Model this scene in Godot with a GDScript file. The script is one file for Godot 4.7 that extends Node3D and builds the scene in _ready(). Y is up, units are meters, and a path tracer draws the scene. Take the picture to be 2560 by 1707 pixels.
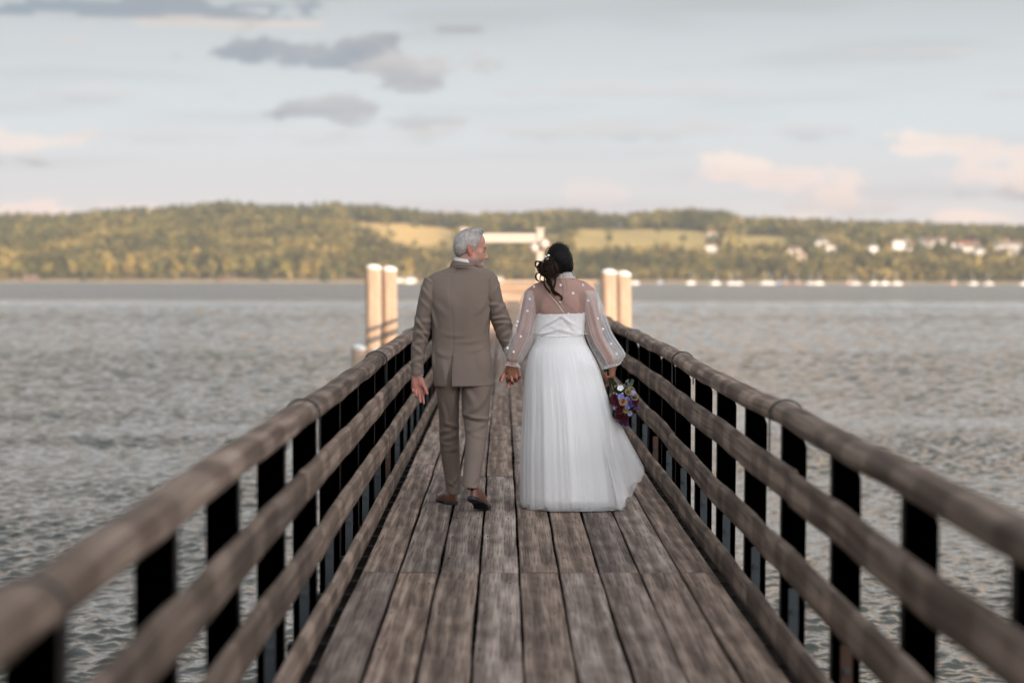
extends Node3D
# Wedding couple walking out along a wooden lake pier, late summer evening.
# Metres, y up. The pier runs along -z and climbs half a percent; the near part lies in the shade of the trees on the home shore.

const CAM_H := 1.529          # eye above the deck at z = 0
const SLOPE := 0.005
const LAKE := -1.85           # lake level
const FLOOR_W := -0.72        # deck edges
const FLOOR_E := 1.075
const POST_W := -0.818        # inner faces of the railing posts
const POST_E := 1.17
const END_Z := -57.0          # where the walkway meets the landing stage

var rng := RandomNumberGenerator.new()
var taken := {}
var M := {}

func deck(z: float) -> float:
	return -z * SLOPE

# ---------- bookkeeping ----------
func numbered(called: String) -> String:
	var n: int = taken.get(called, 0)
	taken[called] = n + 1
	return called if n == 0 else "%s_%03d" % [called, n]

func thing(called: String, label: String, category: String, at := Vector3.ZERO, turn := 0.0, group := "") -> Node3D:
	var o := Node3D.new()
	o.name = numbered(called)
	add_child(o)
	o.position = at
	o.rotation.y = turn
	tag(o, label, category, group)
	return o

func tag(o: Node3D, label: String, category: String, group := "") -> void:
	o.set_meta("label", label)
	o.set_meta("category", category)
	if group != "":
		o.set_meta("group", group)

func obj(called: String, mesh: Mesh, mat: Material, parent: Node = null) -> MeshInstance3D:
	var o := MeshInstance3D.new()
	o.mesh = mesh
	o.material_override = mat
	if parent == null:
		o.name = numbered(called)
		add_child(o)
	else:
		o.name = called
		parent.add_child(o, true)
	return o

func struct(called: String, mesh: Mesh, mat: Material) -> MeshInstance3D:
	var o := obj(called, mesh, mat)
	o.set_meta("kind", "structure")
	return o

# ---------- mesh building ----------
class Mb:
	var v := PackedVector3Array()
	var n := PackedVector3Array()
	var uv := PackedVector2Array()
	var c := PackedColorArray()
	var i := PackedInt32Array()
	var tint := Color(1, 1, 1)

	func put(p: Vector3, nn: Vector3, t := Vector2.ZERO) -> int:
		v.append(p)
		n.append(nn)
		uv.append(t)
		c.append(tint)
		return v.size() - 1

	# rows of equally many points; a closed grid repeats its first point at the end of every row
	func grid(rows: Array, closed := false, flip := false, us := 1.0, vs := 1.0, u0 := 0.0, v0 := 0.0, cols: Array = []) -> void:
		var base := v.size()
		var nr := rows.size()
		var nc: int = rows[0].size()
		var along := 0.0
		for r in nr:
			var row: PackedVector3Array = rows[r]
			if r > 0:
				along += (rows[r][nc / 2] - rows[r - 1][nc / 2]).length()
			var across := 0.0
			for k in nc:
				if k > 0:
					across += (row[k] - row[k - 1]).length()
				v.append(row[k])
				n.append(Vector3.ZERO)
				uv.append(Vector2(u0 + along * us, v0 + across * vs))
				c.append(cols[r][k] if cols.size() else tint)
		for r in nr - 1:
			for k in nc - 1:
				var a := base + r * nc + k
				var b := a + 1
				var d := a + nc
				var e := d + 1
				if flip:
					quad(a, b, e, d)
				else:
					quad(a, d, e, b)
		if closed:
			for r in nr:
				var a := base + r * nc
				var b := a + nc - 1
				var s := n[a] + n[b]
				n[a] = s
				n[b] = s
		for k in range(base, v.size()):
			n[k] = n[k].normalized() if n[k].length_squared() > 1e-20 else Vector3.UP

	func quad(a: int, b: int, d: int, e: int) -> void:
		face(a, b, d)
		face(a, d, e)

	func face(a: int, b: int, d: int) -> void:
		i.append(a)
		i.append(b)
		i.append(d)
		var q := (v[d] - v[a]).cross(v[b] - v[a])
		n[a] += q
		n[b] += q
		n[d] += q

	func fan(row: PackedVector3Array, flip := false) -> void:
		var mid := Vector3.ZERO
		var k := row.size()
		if row[0].is_equal_approx(row[k - 1]):
			k -= 1
		for q in k:
			mid += row[q]
		mid /= k
		var nn := Vector3.ZERO
		for q in k:
			nn += (row[(q + 1) % k] - mid).cross(row[q] - mid)
		nn = nn.normalized() * (-1.0 if flip else 1.0)
		var base := put(mid, nn)
		for q in k:
			put(row[q], nn, Vector2(row[q].x, row[q].z))
		for q in k:
			var a := base + 1 + q
			var b := base + 1 + (q + 1) % k
			i.append(base)
			i.append(b if flip else a)
			i.append(a if flip else b)

	# chamfered box
	func box(at: Vector3, size: Vector3, bevel := 0.004, turn := Basis(), u0 := 0.0) -> void:
		var h := size * 0.5
		var bv := minf(bevel, minf(h.x, minf(h.y, h.z)) * 0.9)
		var id := {}
		var long := 0 if size.x >= size.y and size.x >= size.z else (1 if size.y >= size.z else 2)
		var sec := (long + 1) % 3
		for s in 8:
			var sg := Vector3(1 if s & 1 else -1, 1 if s & 2 else -1, 1 if s & 4 else -1)
			for a in 3:
				var p := sg * (h - Vector3(bv, bv, bv))
				p[a] = sg[a] * h[a]
				var nn := Vector3.ZERO
				nn[a] = sg[a]
				var t := Vector2(u0 + p[long], u0 * 0.37 + p[sec] + p[(long + 2) % 3])
				id[s * 3 + a] = put(at + turn * p, turn * nn, t)
		for a in 3:
			var b := (a + 1) % 3
			var d := (a + 2) % 3
			for sa in 2:
				var base := sa << a
				var q := [base, base | (1 << b), base | (1 << b) | (1 << d), base | (1 << d)]
				out4(id[q[0] * 3 + a], id[q[1] * 3 + a], id[q[2] * 3 + a], id[q[3] * 3 + a], at)
			for sb in 2:
				for sd in 2:
					var s0 := (sb << b) | (sd << d)
					var s1 := s0 | (1 << a)
					out4(id[s0 * 3 + b], id[s1 * 3 + b], id[s1 * 3 + d], id[s0 * 3 + d], at)
		for s in 8:
			out3(id[s * 3], id[s * 3 + 1], id[s * 3 + 2], at)

	func out3(a: int, b: int, d: int, mid: Vector3) -> void:
		var q := (v[d] - v[a]).cross(v[b] - v[a])
		i.append(a)
		if q.dot((v[a] + v[b] + v[d]) / 3.0 - mid) >= 0.0:
			i.append(b)
			i.append(d)
		else:
			i.append(d)
			i.append(b)

	func out4(a: int, b: int, d: int, e: int, mid: Vector3) -> void:
		out3(a, b, d, mid)
		out3(a, d, e, mid)

	# tube through points with a radius at each
	func tube(path: PackedVector3Array, radii: PackedFloat32Array, sides := 8, caps := true, us := 1.0, squash := 1.0) -> void:
		var rows := []
		var side := Vector3.ZERO
		for k in path.size():
			var t := (path[mini(k + 1, path.size() - 1)] - path[maxi(k - 1, 0)]).normalized()
			if k == 0:
				side = t.cross(Vector3(0.31, 0.2, 0.93)).normalized()
			side = (side - t * side.dot(t)).normalized()
			var up := t.cross(side)
			var row := PackedVector3Array()
			for s in sides + 1:
				var a := TAU * (s % sides) / sides
				row.append(path[k] + (side * cos(a) + up * sin(a) * squash) * radii[k])
			rows.append(row)
		grid(rows, true, true, us, us)
		if caps:
			fan(rows[0], false)
			fan(rows[-1], true)

	func append(o: Mb, at := Transform3D()) -> void:
		var base := v.size()
		for k in o.v.size():
			v.append(at * o.v[k])
			n.append((at.basis * o.n[k]).normalized())
			uv.append(o.uv[k])
			c.append(o.c[k])
		for k in o.i:
			i.append(k + base)

	func raw(verts: PackedVector3Array, idx: PackedInt32Array, cols := PackedColorArray()) -> void:
		var base := v.size()
		for k in verts.size():
			v.append(verts[k])
			n.append(Vector3.ZERO)
			uv.append(Vector2(verts[k].x + verts[k].z, verts[k].y))
			c.append(cols[k] if cols.size() else tint)
		for k in range(0, idx.size(), 3):
			face(base + idx[k], base + idx[k + 1], base + idx[k + 2])
		for k in range(base, v.size()):
			n[k] = n[k].normalized() if n[k].length_squared() > 1e-24 else Vector3.UP

	func mesh() -> ArrayMesh:
		var a := []
		a.resize(Mesh.ARRAY_MAX)
		a[Mesh.ARRAY_VERTEX] = v
		a[Mesh.ARRAY_NORMAL] = n
		a[Mesh.ARRAY_TEX_UV] = uv
		a[Mesh.ARRAY_COLOR] = c
		a[Mesh.ARRAY_INDEX] = i
		var m := ArrayMesh.new()
		m.add_surface_from_arrays(Mesh.PRIMITIVE_TRIANGLES, a)
		return m

# ---------- soft bodies: tapered capsules and ellipsoids joined with a smooth minimum, meshed as surface nets ----------
class Field:
	var kind := PackedInt32Array()   # 0 capsule, 1 ellipsoid
	var a := PackedVector3Array()
	var b := PackedVector3Array()    # capsule end, or ellipsoid radii
	var ra := PackedFloat32Array()
	var rb := PackedFloat32Array()
	var k := PackedFloat32Array()
	var cut := PackedByteArray()
	var turn: Array[Basis] = []
	var planes: Array[Plane] = []    # what lies above any of these is cut off
	var grow := 0.0

	func cap(p: Vector3, q: Vector3, r: float, s: float, kk := 0.02, take := false) -> void:
		kind.append(0)
		a.append(p)
		b.append(q)
		ra.append(r)
		rb.append(s)
		k.append(kk)
		cut.append(1 if take else 0)
		turn.append(Basis())

	func ell(p: Vector3, r: Vector3, t := Basis(), kk := 0.02, take := false) -> void:
		kind.append(1)
		a.append(p)
		b.append(r)
		ra.append(0)
		rb.append(0)
		k.append(kk)
		cut.append(1 if take else 0)
		turn.append(t.inverse())

	func one(j: int, p: Vector3) -> float:
		if kind[j] == 0:
			var d := b[j] - a[j]
			var w := p - a[j]
			var h := clampf(w.dot(d) / maxf(d.length_squared(), 1e-9), 0.0, 1.0)
			return (w - d * h).length() - lerpf(ra[j], rb[j], h)
		var q: Vector3 = turn[j] * (p - a[j])
		var r := b[j]
		var g := q / r
		var k0 := g.length()
		if k0 < 1e-6:
			return -minf(r.x, minf(r.y, r.z))
		return k0 * (k0 - 1.0) / (g / r).length()

	func at(p: Vector3, list: PackedInt32Array) -> float:
		var d := 1e3
		for j in list:
			var e := one(j, p)
			var kk := k[j]
			if cut[j]:
				e = -e
				var h := maxf(kk - absf(d - e), 0.0) / kk
				d = maxf(d, e) + h * h * kk * 0.25
			else:
				var h := maxf(kk - absf(d - e), 0.0) / kk
				d = minf(d, e) - h * h * kk * 0.25
		d -= grow
		for pl in planes:
			d = maxf(d, pl.distance_to(p))
		return d

	func all() -> PackedInt32Array:
		return PackedInt32Array(range(kind.size()))

	# surface nets; returns [vertices, indices]
	func nets(lo: Vector3, hi: Vector3, cell: float) -> Array:
		const B := 4
		var nx := int(ceil((hi.x - lo.x) / cell / B)) * B
		var ny := int(ceil((hi.y - lo.y) / cell / B)) * B
		var nz := int(ceil((hi.z - lo.z) / cell / B)) * B
		var sx := nx + 1
		var sxy := (nx + 1) * (ny + 1)
		var val := PackedFloat32Array()
		val.resize(sxy * (nz + 1))
		val.fill(1e9)
		var vid := PackedInt32Array()
		vid.resize(sxy * (nz + 1))
		vid.fill(-1)
		var everything := all()
		var hd := cell * B * 0.87
		var live := []
		for bz in nz / B:
			for by in ny / B:
				for bx in nx / B:
					var c := lo + Vector3(bx * B + B * 0.5, by * B + B * 0.5, bz * B + B * 0.5) * cell
					var d := at(c, everything)
					if absf(d) > hd * 1.7 + 0.004:
						continue
					var near := PackedInt32Array()
					for j in everything:
						if cut[j]:
							if one(j, c) < 2.5 * hd + k[j] + absf(d):
								near.append(j)
						elif one(j, c) < d + grow + 3.0 * hd + k[j] * 1.2:
							near.append(j)
					live.append(Vector3i(bx * B, by * B, bz * B))
					for z in B + 1:
						for y in B + 1:
							for x in B + 1:
								var q := (bx * B + x) + (by * B + y) * sx + (bz * B + z) * sxy
								if val[q] > 1e8:
									val[q] = at(lo + Vector3(bx * B + x, by * B + y, bz * B + z) * cell, near)
		var verts := PackedVector3Array()
		var idx := PackedInt32Array()
		var off := [0, 1, sx, sx + 1, sxy, sxy + 1, sxy + sx, sxy + sx + 1]
		var edges := [[0, 1], [2, 3], [4, 5], [6, 7], [0, 2], [1, 3], [4, 6], [5, 7], [0, 4], [1, 5], [2, 6], [3, 7]]
		for cb in live:
			for z in B:
				for y in B:
					for x in B:
						var q: int = (cb.x + x) + (cb.y + y) * sx + (cb.z + z) * sxy
						var mask := 0
						for e in 8:
							if val[q + off[e]] < 0.0:
								mask |= 1 << e
						if mask == 0 or mask == 255:
							continue
						var sum := Vector3.ZERO
						var count := 0
						for e in edges:
							var e0: int = e[0]
							var e1: int = e[1]
							if ((mask >> e0) & 1) == ((mask >> e1) & 1):
								continue
							var v0 := val[q + off[e0]]
							var v1 := val[q + off[e1]]
							var t := clampf(v0 / (v0 - v1), 0.0, 1.0)
							var p0 := Vector3(e0 & 1, (e0 >> 1) & 1, e0 >> 2)
							var p1 := Vector3(e1 & 1, (e1 >> 1) & 1, e1 >> 2)
							sum += p0.lerp(p1, t)
							count += 1
						vid[q] = verts.size()
						verts.append(lo + (Vector3(cb.x + x, cb.y + y, cb.z + z) + sum / count) * cell)
		var step := [1, sx, sxy]
		for cb in live:
			for z in B:
				for y in B:
					for x in B:
						var g := Vector3i(cb.x + x, cb.y + y, cb.z + z)
						var q: int = g.x + g.y * sx + g.z * sxy
						if vid[q] < 0:
							continue
						var in0 := val[q] < 0.0
						for ax in 3:
							var in1: bool = val[q + step[ax]] < 0.0
							if in0 == in1:
								continue
							var u := (ax + 1) % 3
							var w := (ax + 2) % 3
							if g[u] == 0 or g[w] == 0:
								continue
							var p0 := vid[q]
							var p1 := vid[q - step[u]]
							var p2 := vid[q - step[u] - step[w]]
							var p3 := vid[q - step[w]]
							if p1 < 0 or p2 < 0 or p3 < 0:
								continue
							if in0:
								idx.append_array([p0, p3, p2, p0, p2, p1])
							else:
								idx.append_array([p0, p1, p2, p0, p2, p3])
		return [verts, idx]

# ---------- materials ----------
func lin(r: float, g: float, b: float, a := 1.0) -> Color:
	var c := Color(r, g, b).linear_to_srgb()
	c.a = a
	return c

func mat(called: String, col: Color, rough := 0.8, spec := 0.5) -> StandardMaterial3D:
	var m := StandardMaterial3D.new()
	m.resource_name = called
	m.albedo_color = col
	m.roughness = rough
	m.metallic_specular = spec
	M[called] = m
	return m

func noise(freq: float, seed_: int, kind := FastNoiseLite.TYPE_SIMPLEX_SMOOTH, oct := 4) -> FastNoiseLite:
	var f := FastNoiseLite.new()
	f.noise_type = kind
	f.frequency = freq
	f.seed = seed_
	f.fractal_octaves = oct
	return f

func grey(f: FastNoiseLite, w: int, h: int, ow: int, oh: int) -> PackedByteArray:
	var im := f.get_seamless_image(w, h)
	im.convert(Image.FORMAT_L8)
	im.resize(ow, oh, Image.INTERPOLATE_CUBIC)
	return im.get_data()

func tex(im: Image) -> ImageTexture:
	return ImageTexture.create_from_image(im)

# weathered timber: u runs along the grain, v across it. bands: marks square to the grain
func timber(w: int, h: int, seed_: int, bands: float, blotch: float, grain: float, dark: Color, light: Color) -> Array:
	var g1 := grey(noise(0.02, seed_, FastNoiseLite.TYPE_SIMPLEX_SMOOTH, 5), 24, h, w, h)
	var g2 := grey(noise(0.09, seed_ + 1, FastNoiseLite.TYPE_SIMPLEX_SMOOTH, 3), w / 32, h, w, h)
	var bl := grey(noise(0.012, seed_ + 2, FastNoiseLite.TYPE_SIMPLEX_SMOOTH, 4), w / 3, h, w, h)
	var cr := grey(noise(0.05, seed_ + 3, FastNoiseLite.TYPE_SIMPLEX_SMOOTH, 4), w, maxi(16, h / 10), w, h)
	var cn := grey(noise(0.03, seed_ + 4, FastNoiseLite.TYPE_SIMPLEX_SMOOTH, 3), w / 4, h / 4, w, h)
	var col := PackedByteArray()
	var rel := PackedByteArray()
	col.resize(w * h * 3)
	rel.resize(w * h)
	for q in w * h:
		var a := g1[q] / 255.0
		var b := g2[q] / 255.0
		var s := bl[q] / 255.0
		var x := cr[q] / 255.0
		var y := cn[q] / 255.0
		var line := smoothstep(0.62, 0.74, x) * smoothstep(0.45, 0.6, y) * bands
		var crack := smoothstep(0.30, 0.22, b) * grain
		var t := 0.5 + (a - 0.5) * 0.7 * grain + (b - 0.5) * 0.5 * grain + (s - 0.5) * blotch - line * 0.45 - crack * 0.25
		t = clampf(t, 0.0, 1.0)
		col[q * 3] = int(lerpf(dark.r, light.r, t) * 255.0)
		col[q * 3 + 1] = int(lerpf(dark.g, light.g, t) * 255.0)
		col[q * 3 + 2] = int(lerpf(dark.b, light.b, t) * 255.0)
		rel[q] = int(clampf(0.55 + (a - 0.5) * 0.5 + (b - 0.5) * 0.5 - line * 0.3 - crack * 0.4, 0.0, 1.0) * 255.0)
	return [tex(Image.create_from_data(w, h, false, Image.FORMAT_RGB8, col)), tex(Image.create_from_data(w, h, false, Image.FORMAT_L8, rel))]

func timber_mat(called: String, t: Array, tone: Color, relief: float, scale: Vector2, rough := 0.85) -> StandardMaterial3D:
	var m := mat(called, tone, rough, 0.35)
	m.albedo_texture = t[0]
	m.heightmap_enabled = true
	m.heightmap_texture = t[1]
	m.heightmap_scale = relief
	m.uv1_scale = Vector3(scale.x, scale.y, 1)
	return m

# ---------- sky: air and evening clouds, az 0 = out over the lake (-z), positive to the right; degrees ----------
var sn1: FastNoiseLite
var sn2: FastNoiseLite
var sn3: FastNoiseLite
const SUN_AZ := 152.0
const SUN_EL := 9.5

const CLOUDS := [   # az, el, half width, half height, density, shade (0 pink lit .. 1 slate)
	[-9.4, 6.28, 3.6, 0.20, 1.25, 0.98], [-7.6, 6.48, 0.75, 0.22, 1.0, 0.85], [-5.9, 6.42, 1.0, 0.20, 1.0, 0.82], [-11.9, 6.55, 0.9, 0.16, 0.7, 0.7],
	[-7.4, 5.98, 3.4, 0.11, 0.8, 0.12], [-4.6, 6.63, 0.9, 0.1, 0.7, 0.6],
	[-4.5, 5.25, 2.0, 0.36, 1.35, 0.8], [-3.3, 5.45, 0.8, 0.3, 1.0, 0.75], [-1.4, 4.95, 1.5, 0.42, 0.95, 0.5], [-2.1, 4.62, 0.7, 0.25, 1.0, 0.7],
	[-1.1, 5.92, 0.65, 0.12, 0.7, 0.6], [-10.1, 5.48, 0.6, 0.13, 0.5, 0.3], [-7.7, 5.2, 0.2, 0.15, 0.4, 0.6],
	[-3.9, 3.98, 1.3, 0.24, 1.0, 0.68], [-2.6, 3.75, 1.5, 0.16, 0.7, 0.6], [2.5, 3.55, 4.6, 0.2, 0.5, 0.42], [2.6, 4.45, 4.8, 0.16, 0.4, 0.35],
	[-11.4, 3.05, 1.5, 0.3, 0.9, 0.1], [-11.7, 2.72, 0.9, 0.1, 0.6, 0.7], [-5.0, 3.35, 4.0, 0.14, 0.35, 0.4],
	[5.6, 2.72, 0.95, 0.32, 1.0, 0.0], [7.2, 2.35, 1.4, 0.4, 0.9, 0.06], [8.0, 2.02, 0.7, 0.28, 0.9, 0.03], [7.6, 1.75, 1.2, 0.2, 0.5, 0.4],
	[10.0, 3.12, 0.75, 0.42, 1.15, 0.0], [11.7, 2.5, 1.3, 0.5, 1.0, 0.1], [11.6, 2.02, 1.3, 0.2, 0.8, 0.6], [12.4, 2.6, 0.6, 0.6, 0.8, 0.08],
	[-10.9, 1.6, 0.9, 0.25, 0.9, 0.05], [-8.6, 1.65, 1.3, 0.18, 0.6, 0.1], [11.1, 1.5, 0.8, 0.2, 0.9, 0.02], [7.2, 1.5, 0.5, 0.15, 0.6, 0.05],
	[9.0, 5.3, 2.0, 0.1, 0.35, 0.25], [12.0, 4.3, 1.0, 0.12, 0.4, 0.45], [-10.0, 4.3, 2.6, 0.12, 0.35, 0.4], [2.0, 2.1, 0.9, 0.25, 0.35, 0.05],
]

func air(az: float, el: float) -> Vector3:
	var e := maxf(el, 0.0)
	var low := Vector3(0.49, 0.425, 0.385)
	var mid := Vector3(0.450, 0.482, 0.498)
	var high := Vector3(0.225, 0.250, 0.265)
	var top := Vector3(0.21, 0.24, 0.27)
	var c := low.lerp(Vector3(0.455, 0.447, 0.452), smoothstep(0.4, 2.2, e))
	c = c.lerp(mid, smoothstep(1.8, 4.0, e))
	c = c.lerp(high, smoothstep(3.4, 10.5, e))
	c = c.lerp(top, smoothstep(10.0, 70.0, e))
	# evening glow on the sunset side, strengthened out of view to light the couple
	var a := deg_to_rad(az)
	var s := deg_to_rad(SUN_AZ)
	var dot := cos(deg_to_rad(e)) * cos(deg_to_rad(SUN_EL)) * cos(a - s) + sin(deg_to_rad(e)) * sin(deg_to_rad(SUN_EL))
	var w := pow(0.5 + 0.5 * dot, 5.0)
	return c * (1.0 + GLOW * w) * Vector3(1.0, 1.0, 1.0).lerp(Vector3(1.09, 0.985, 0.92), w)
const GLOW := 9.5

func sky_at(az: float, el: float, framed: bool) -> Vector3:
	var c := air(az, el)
	var big := sn1.get_noise_2d(az * 7.0, el * 38.0)
	var fine := sn2.get_noise_2d(az * 10.0, el * 26.0)
	var lit := c * Vector3(1.36, 1.14, 1.02)
	var slate := c * Vector3(0.40, 0.47, 0.56)
	if framed:
		for q in CLOUDS:
			var dx: float = (az - q[0]) / (q[2] * 1.3)
			var dy: float = (el - q[1]) / (q[3] * 1.35)
			if absf(dx) > 1.6 or absf(dy) > 2.2:
				continue
			if dy < 0.0:
				dy *= 1.25
			var d: float = 1.0 - sqrt(dx * dx + dy * dy) + fine * 1.1 + big * 0.45
			d = smoothstep(0.12, 0.5, d) * q[4]
			var shade: float = clampf(q[5] - 0.25 * dy * (1.0 - absf(q[5] * 2.0 - 1.0)) + fine * 0.12, 0.0, 1.0)
			c = c.lerp(lit.lerp(slate, shade), clampf(d, 0.0, 0.95))
	else:
		# unseen peach cloud bank, added to tint glints on the water; clearer sky above
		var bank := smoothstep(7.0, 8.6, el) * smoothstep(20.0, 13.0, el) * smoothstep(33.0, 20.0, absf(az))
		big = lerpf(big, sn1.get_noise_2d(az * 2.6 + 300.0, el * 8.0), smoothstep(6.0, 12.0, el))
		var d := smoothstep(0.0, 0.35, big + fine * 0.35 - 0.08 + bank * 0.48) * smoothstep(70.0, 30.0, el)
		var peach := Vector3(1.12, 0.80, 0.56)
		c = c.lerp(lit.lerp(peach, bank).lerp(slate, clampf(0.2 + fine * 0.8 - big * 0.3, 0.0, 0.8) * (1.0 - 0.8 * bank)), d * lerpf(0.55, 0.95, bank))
	# thin veils drawn out along the horizon
	var veil := smoothstep(0.05, 0.6, sn3.get_noise_2d(az * 2.4, el * 30.0)) * smoothstep(30.0, 4.0, el)
	c = c.lerp(c * Vector3(0.90, 0.885, 0.90), veil * 0.75)
	return c

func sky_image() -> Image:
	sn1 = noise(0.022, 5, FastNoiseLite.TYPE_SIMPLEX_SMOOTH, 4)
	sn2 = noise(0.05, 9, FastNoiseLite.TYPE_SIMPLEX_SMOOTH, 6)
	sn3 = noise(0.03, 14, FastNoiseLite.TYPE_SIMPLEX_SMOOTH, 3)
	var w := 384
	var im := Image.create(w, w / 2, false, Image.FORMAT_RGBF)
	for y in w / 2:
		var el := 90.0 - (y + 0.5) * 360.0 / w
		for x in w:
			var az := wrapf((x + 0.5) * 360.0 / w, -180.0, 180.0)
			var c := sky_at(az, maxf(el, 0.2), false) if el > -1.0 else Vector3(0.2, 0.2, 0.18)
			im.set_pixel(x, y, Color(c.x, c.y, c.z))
	var big := 3840
	im.resize(big, big / 2, Image.INTERPOLATE_CUBIC)
	var per := 360.0 / big
	for y in range(int((90.0 - 14.0) / per), int((90.0 + 1.0) / per)):
		var el := 90.0 - (y + 0.5) * per
		for k in range(int(-22.0 / per), int(22.0 / per)):
			var az := (k + 0.5) * per
			var x := posmod(k, big)
			var f := smoothstep(22.0, 14.0, absf(az)) * smoothstep(14.0, 8.0, el)
			var c := sky_at(az, maxf(el, 0.0), true)
			if f < 0.999:
				c = c.lerp(sky_at(az, maxf(el, 0.2), false), 1.0 - f)
			im.set_pixel(x, y, Color(c.x, c.y, c.z))
	return im

func set_camera_and_light() -> void:
	var cam := Camera3D.new()
	cam.name = "camera"
	add_child(cam)
	cam.fov = 16.07
	cam.near = 0.3
	cam.far = 12000.0
	cam.position = Vector3(0, CAM_H, 0)
	cam.basis = Basis(Vector3.UP, -0.00364) * Basis(Vector3.RIGHT, -0.02523) * Basis(Vector3.BACK, 0.0021)
	var lens := CameraAttributesPhysical.new()
	lens.frustum_focal_length = 85.0
	lens.exposure_aperture = 2.0
	lens.frustum_focus_distance = 15.4
	cam.attributes = lens
	cam.current = true
	# a physical camera sets its own near, far and field of view from these
	lens.frustum_near = 0.3
	lens.frustum_far = 12000.0
	cam.fov = 16.07

	var env := Environment.new()
	env.background_mode = Environment.BG_SKY
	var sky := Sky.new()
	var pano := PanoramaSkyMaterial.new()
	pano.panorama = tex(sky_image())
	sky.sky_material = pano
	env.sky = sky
	env.tonemap_mode = Environment.TONE_MAPPER_LINEAR
	env.tonemap_exposure = 1.55
	env.sdfgi_enabled = true
	env.ssao_enabled = true
	env.ssil_enabled = true
	env.fog_enabled = true
	env.fog_density = 0.00005
	env.fog_light_color = Color(0.93, 0.96, 1.0)
	var we := WorldEnvironment.new()
	we.name = "world_environment"
	we.environment = env
	add_child(we)

	var sun := DirectionalLight3D.new()
	sun.name = "sun"
	add_child(sun)
	var s := deg_to_rad(SUN_AZ)
	var e := deg_to_rad(SUN_EL)
	var towards := Vector3(sin(s) * cos(e), sin(e), -cos(s) * cos(e))
	sun.look_at_from_position(towards * 50.0, Vector3.ZERO)
	sun.light_color = Color(1.0, 0.865, 0.715)
	sun.light_energy = 1.5
	sun.light_angular_distance = 0.5
	sun.shadow_enabled = true

# ---------- materials shared by the setting ----------
func make_materials() -> void:
	var deck_t := timber(1024, 512, 21, 0.06, 0.6, 1.05, Color(0.42, 0.365, 0.34), Color(0.86, 0.80, 0.755))
	for k in 5:
		var f: float = [1.0, 0.93, 1.06, 0.88, 0.97][k]
		var r: float = [0.0, 0.012, -0.012, -0.01, 0.016][k]
		timber_mat("plank_%d" % k, deck_t, Color(0.80 * f + r, 0.76 * f, 0.735 * f - r), 0.18, Vector2(0.42, 1.7))
	var rail_t := timber(1024, 256, 57, 0.0, 0.7, 0.5, Color(0.36, 0.31, 0.28), Color(0.80, 0.73, 0.67))
	# rails: drips and mildew run round the log, square to its length
	for k in 3:
		var f: float = [1.0, 0.92, 1.07][k]
		var m := timber_mat("rail_%d" % k, rail_t, Color(0.93 * f, 0.895 * f, 0.875 * f), 0.06, Vector2(0.13, 5.2))
		m.detail_enabled = true
		m.detail_blend_mode = BaseMaterial3D.BLEND_MODE_MUL
		m.detail_uv_layer = BaseMaterial3D.DETAIL_UV_2 if false else BaseMaterial3D.DETAIL_UV_1
		m.detail_albedo = drips()
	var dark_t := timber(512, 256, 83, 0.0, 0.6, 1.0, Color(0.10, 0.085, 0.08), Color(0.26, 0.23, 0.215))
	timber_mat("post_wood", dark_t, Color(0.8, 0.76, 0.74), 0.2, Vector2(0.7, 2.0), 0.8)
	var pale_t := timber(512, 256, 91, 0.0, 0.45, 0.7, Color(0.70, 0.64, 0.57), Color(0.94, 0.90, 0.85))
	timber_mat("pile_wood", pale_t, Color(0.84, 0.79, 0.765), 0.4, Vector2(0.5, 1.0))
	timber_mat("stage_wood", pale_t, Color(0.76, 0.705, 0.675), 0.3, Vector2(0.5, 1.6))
	mat("white_paint", lin(0.45, 0.405, 0.375), 0.8)
	mat("metal_cap", lin(0.78, 0.78, 0.76), 0.45)
	mat("globe", lin(0.47, 0.43, 0.40), 0.5)
	var st := mat("galvanised", lin(0.05, 0.058, 0.066), 0.6)
	st.metallic = 0.2
	mat("rusty", lin(0.07, 0.036, 0.022), 0.9)
	mat("strap_wire", lin(0.03, 0.03, 0.032), 0.6)

func drips() -> ImageTexture:
	if M.has("drips"):
		return M["drips"]
	var w := 1024
	var h := 64
	var g := grey(noise(0.013, 33, FastNoiseLite.TYPE_SIMPLEX_SMOOTH, 4), w, 16, w, h)
	var fine := grey(noise(0.2, 35, FastNoiseLite.TYPE_SIMPLEX_SMOOTH, 2), w, 8, w, h)
	var col := PackedByteArray()
	col.resize(w * h * 4)
	for q in w * h:
		var t := clampf(0.30 + smoothstep(0.3, 0.62, g[q] / 255.0) * 0.62 + (fine[q] / 255.0 - 0.5) * 0.15, 0.0, 1.0)
		col[q * 4] = int(255.0 * lerpf(0.66, 1.0, t))
		col[q * 4 + 1] = int(255.0 * lerpf(0.64, 1.0, t))
		col[q * 4 + 2] = int(255.0 * lerpf(0.63, 1.0, t))
		col[q * 4 + 3] = 255
	M["drips"] = tex(Image.create_from_data(w, h, false, Image.FORMAT_RGBA8, col))
	return M["drips"]

# ---------- lake ----------
var wn1: FastNoiseLite
var wn2: FastNoiseLite
var wn3: FastNoiseLite

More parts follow.
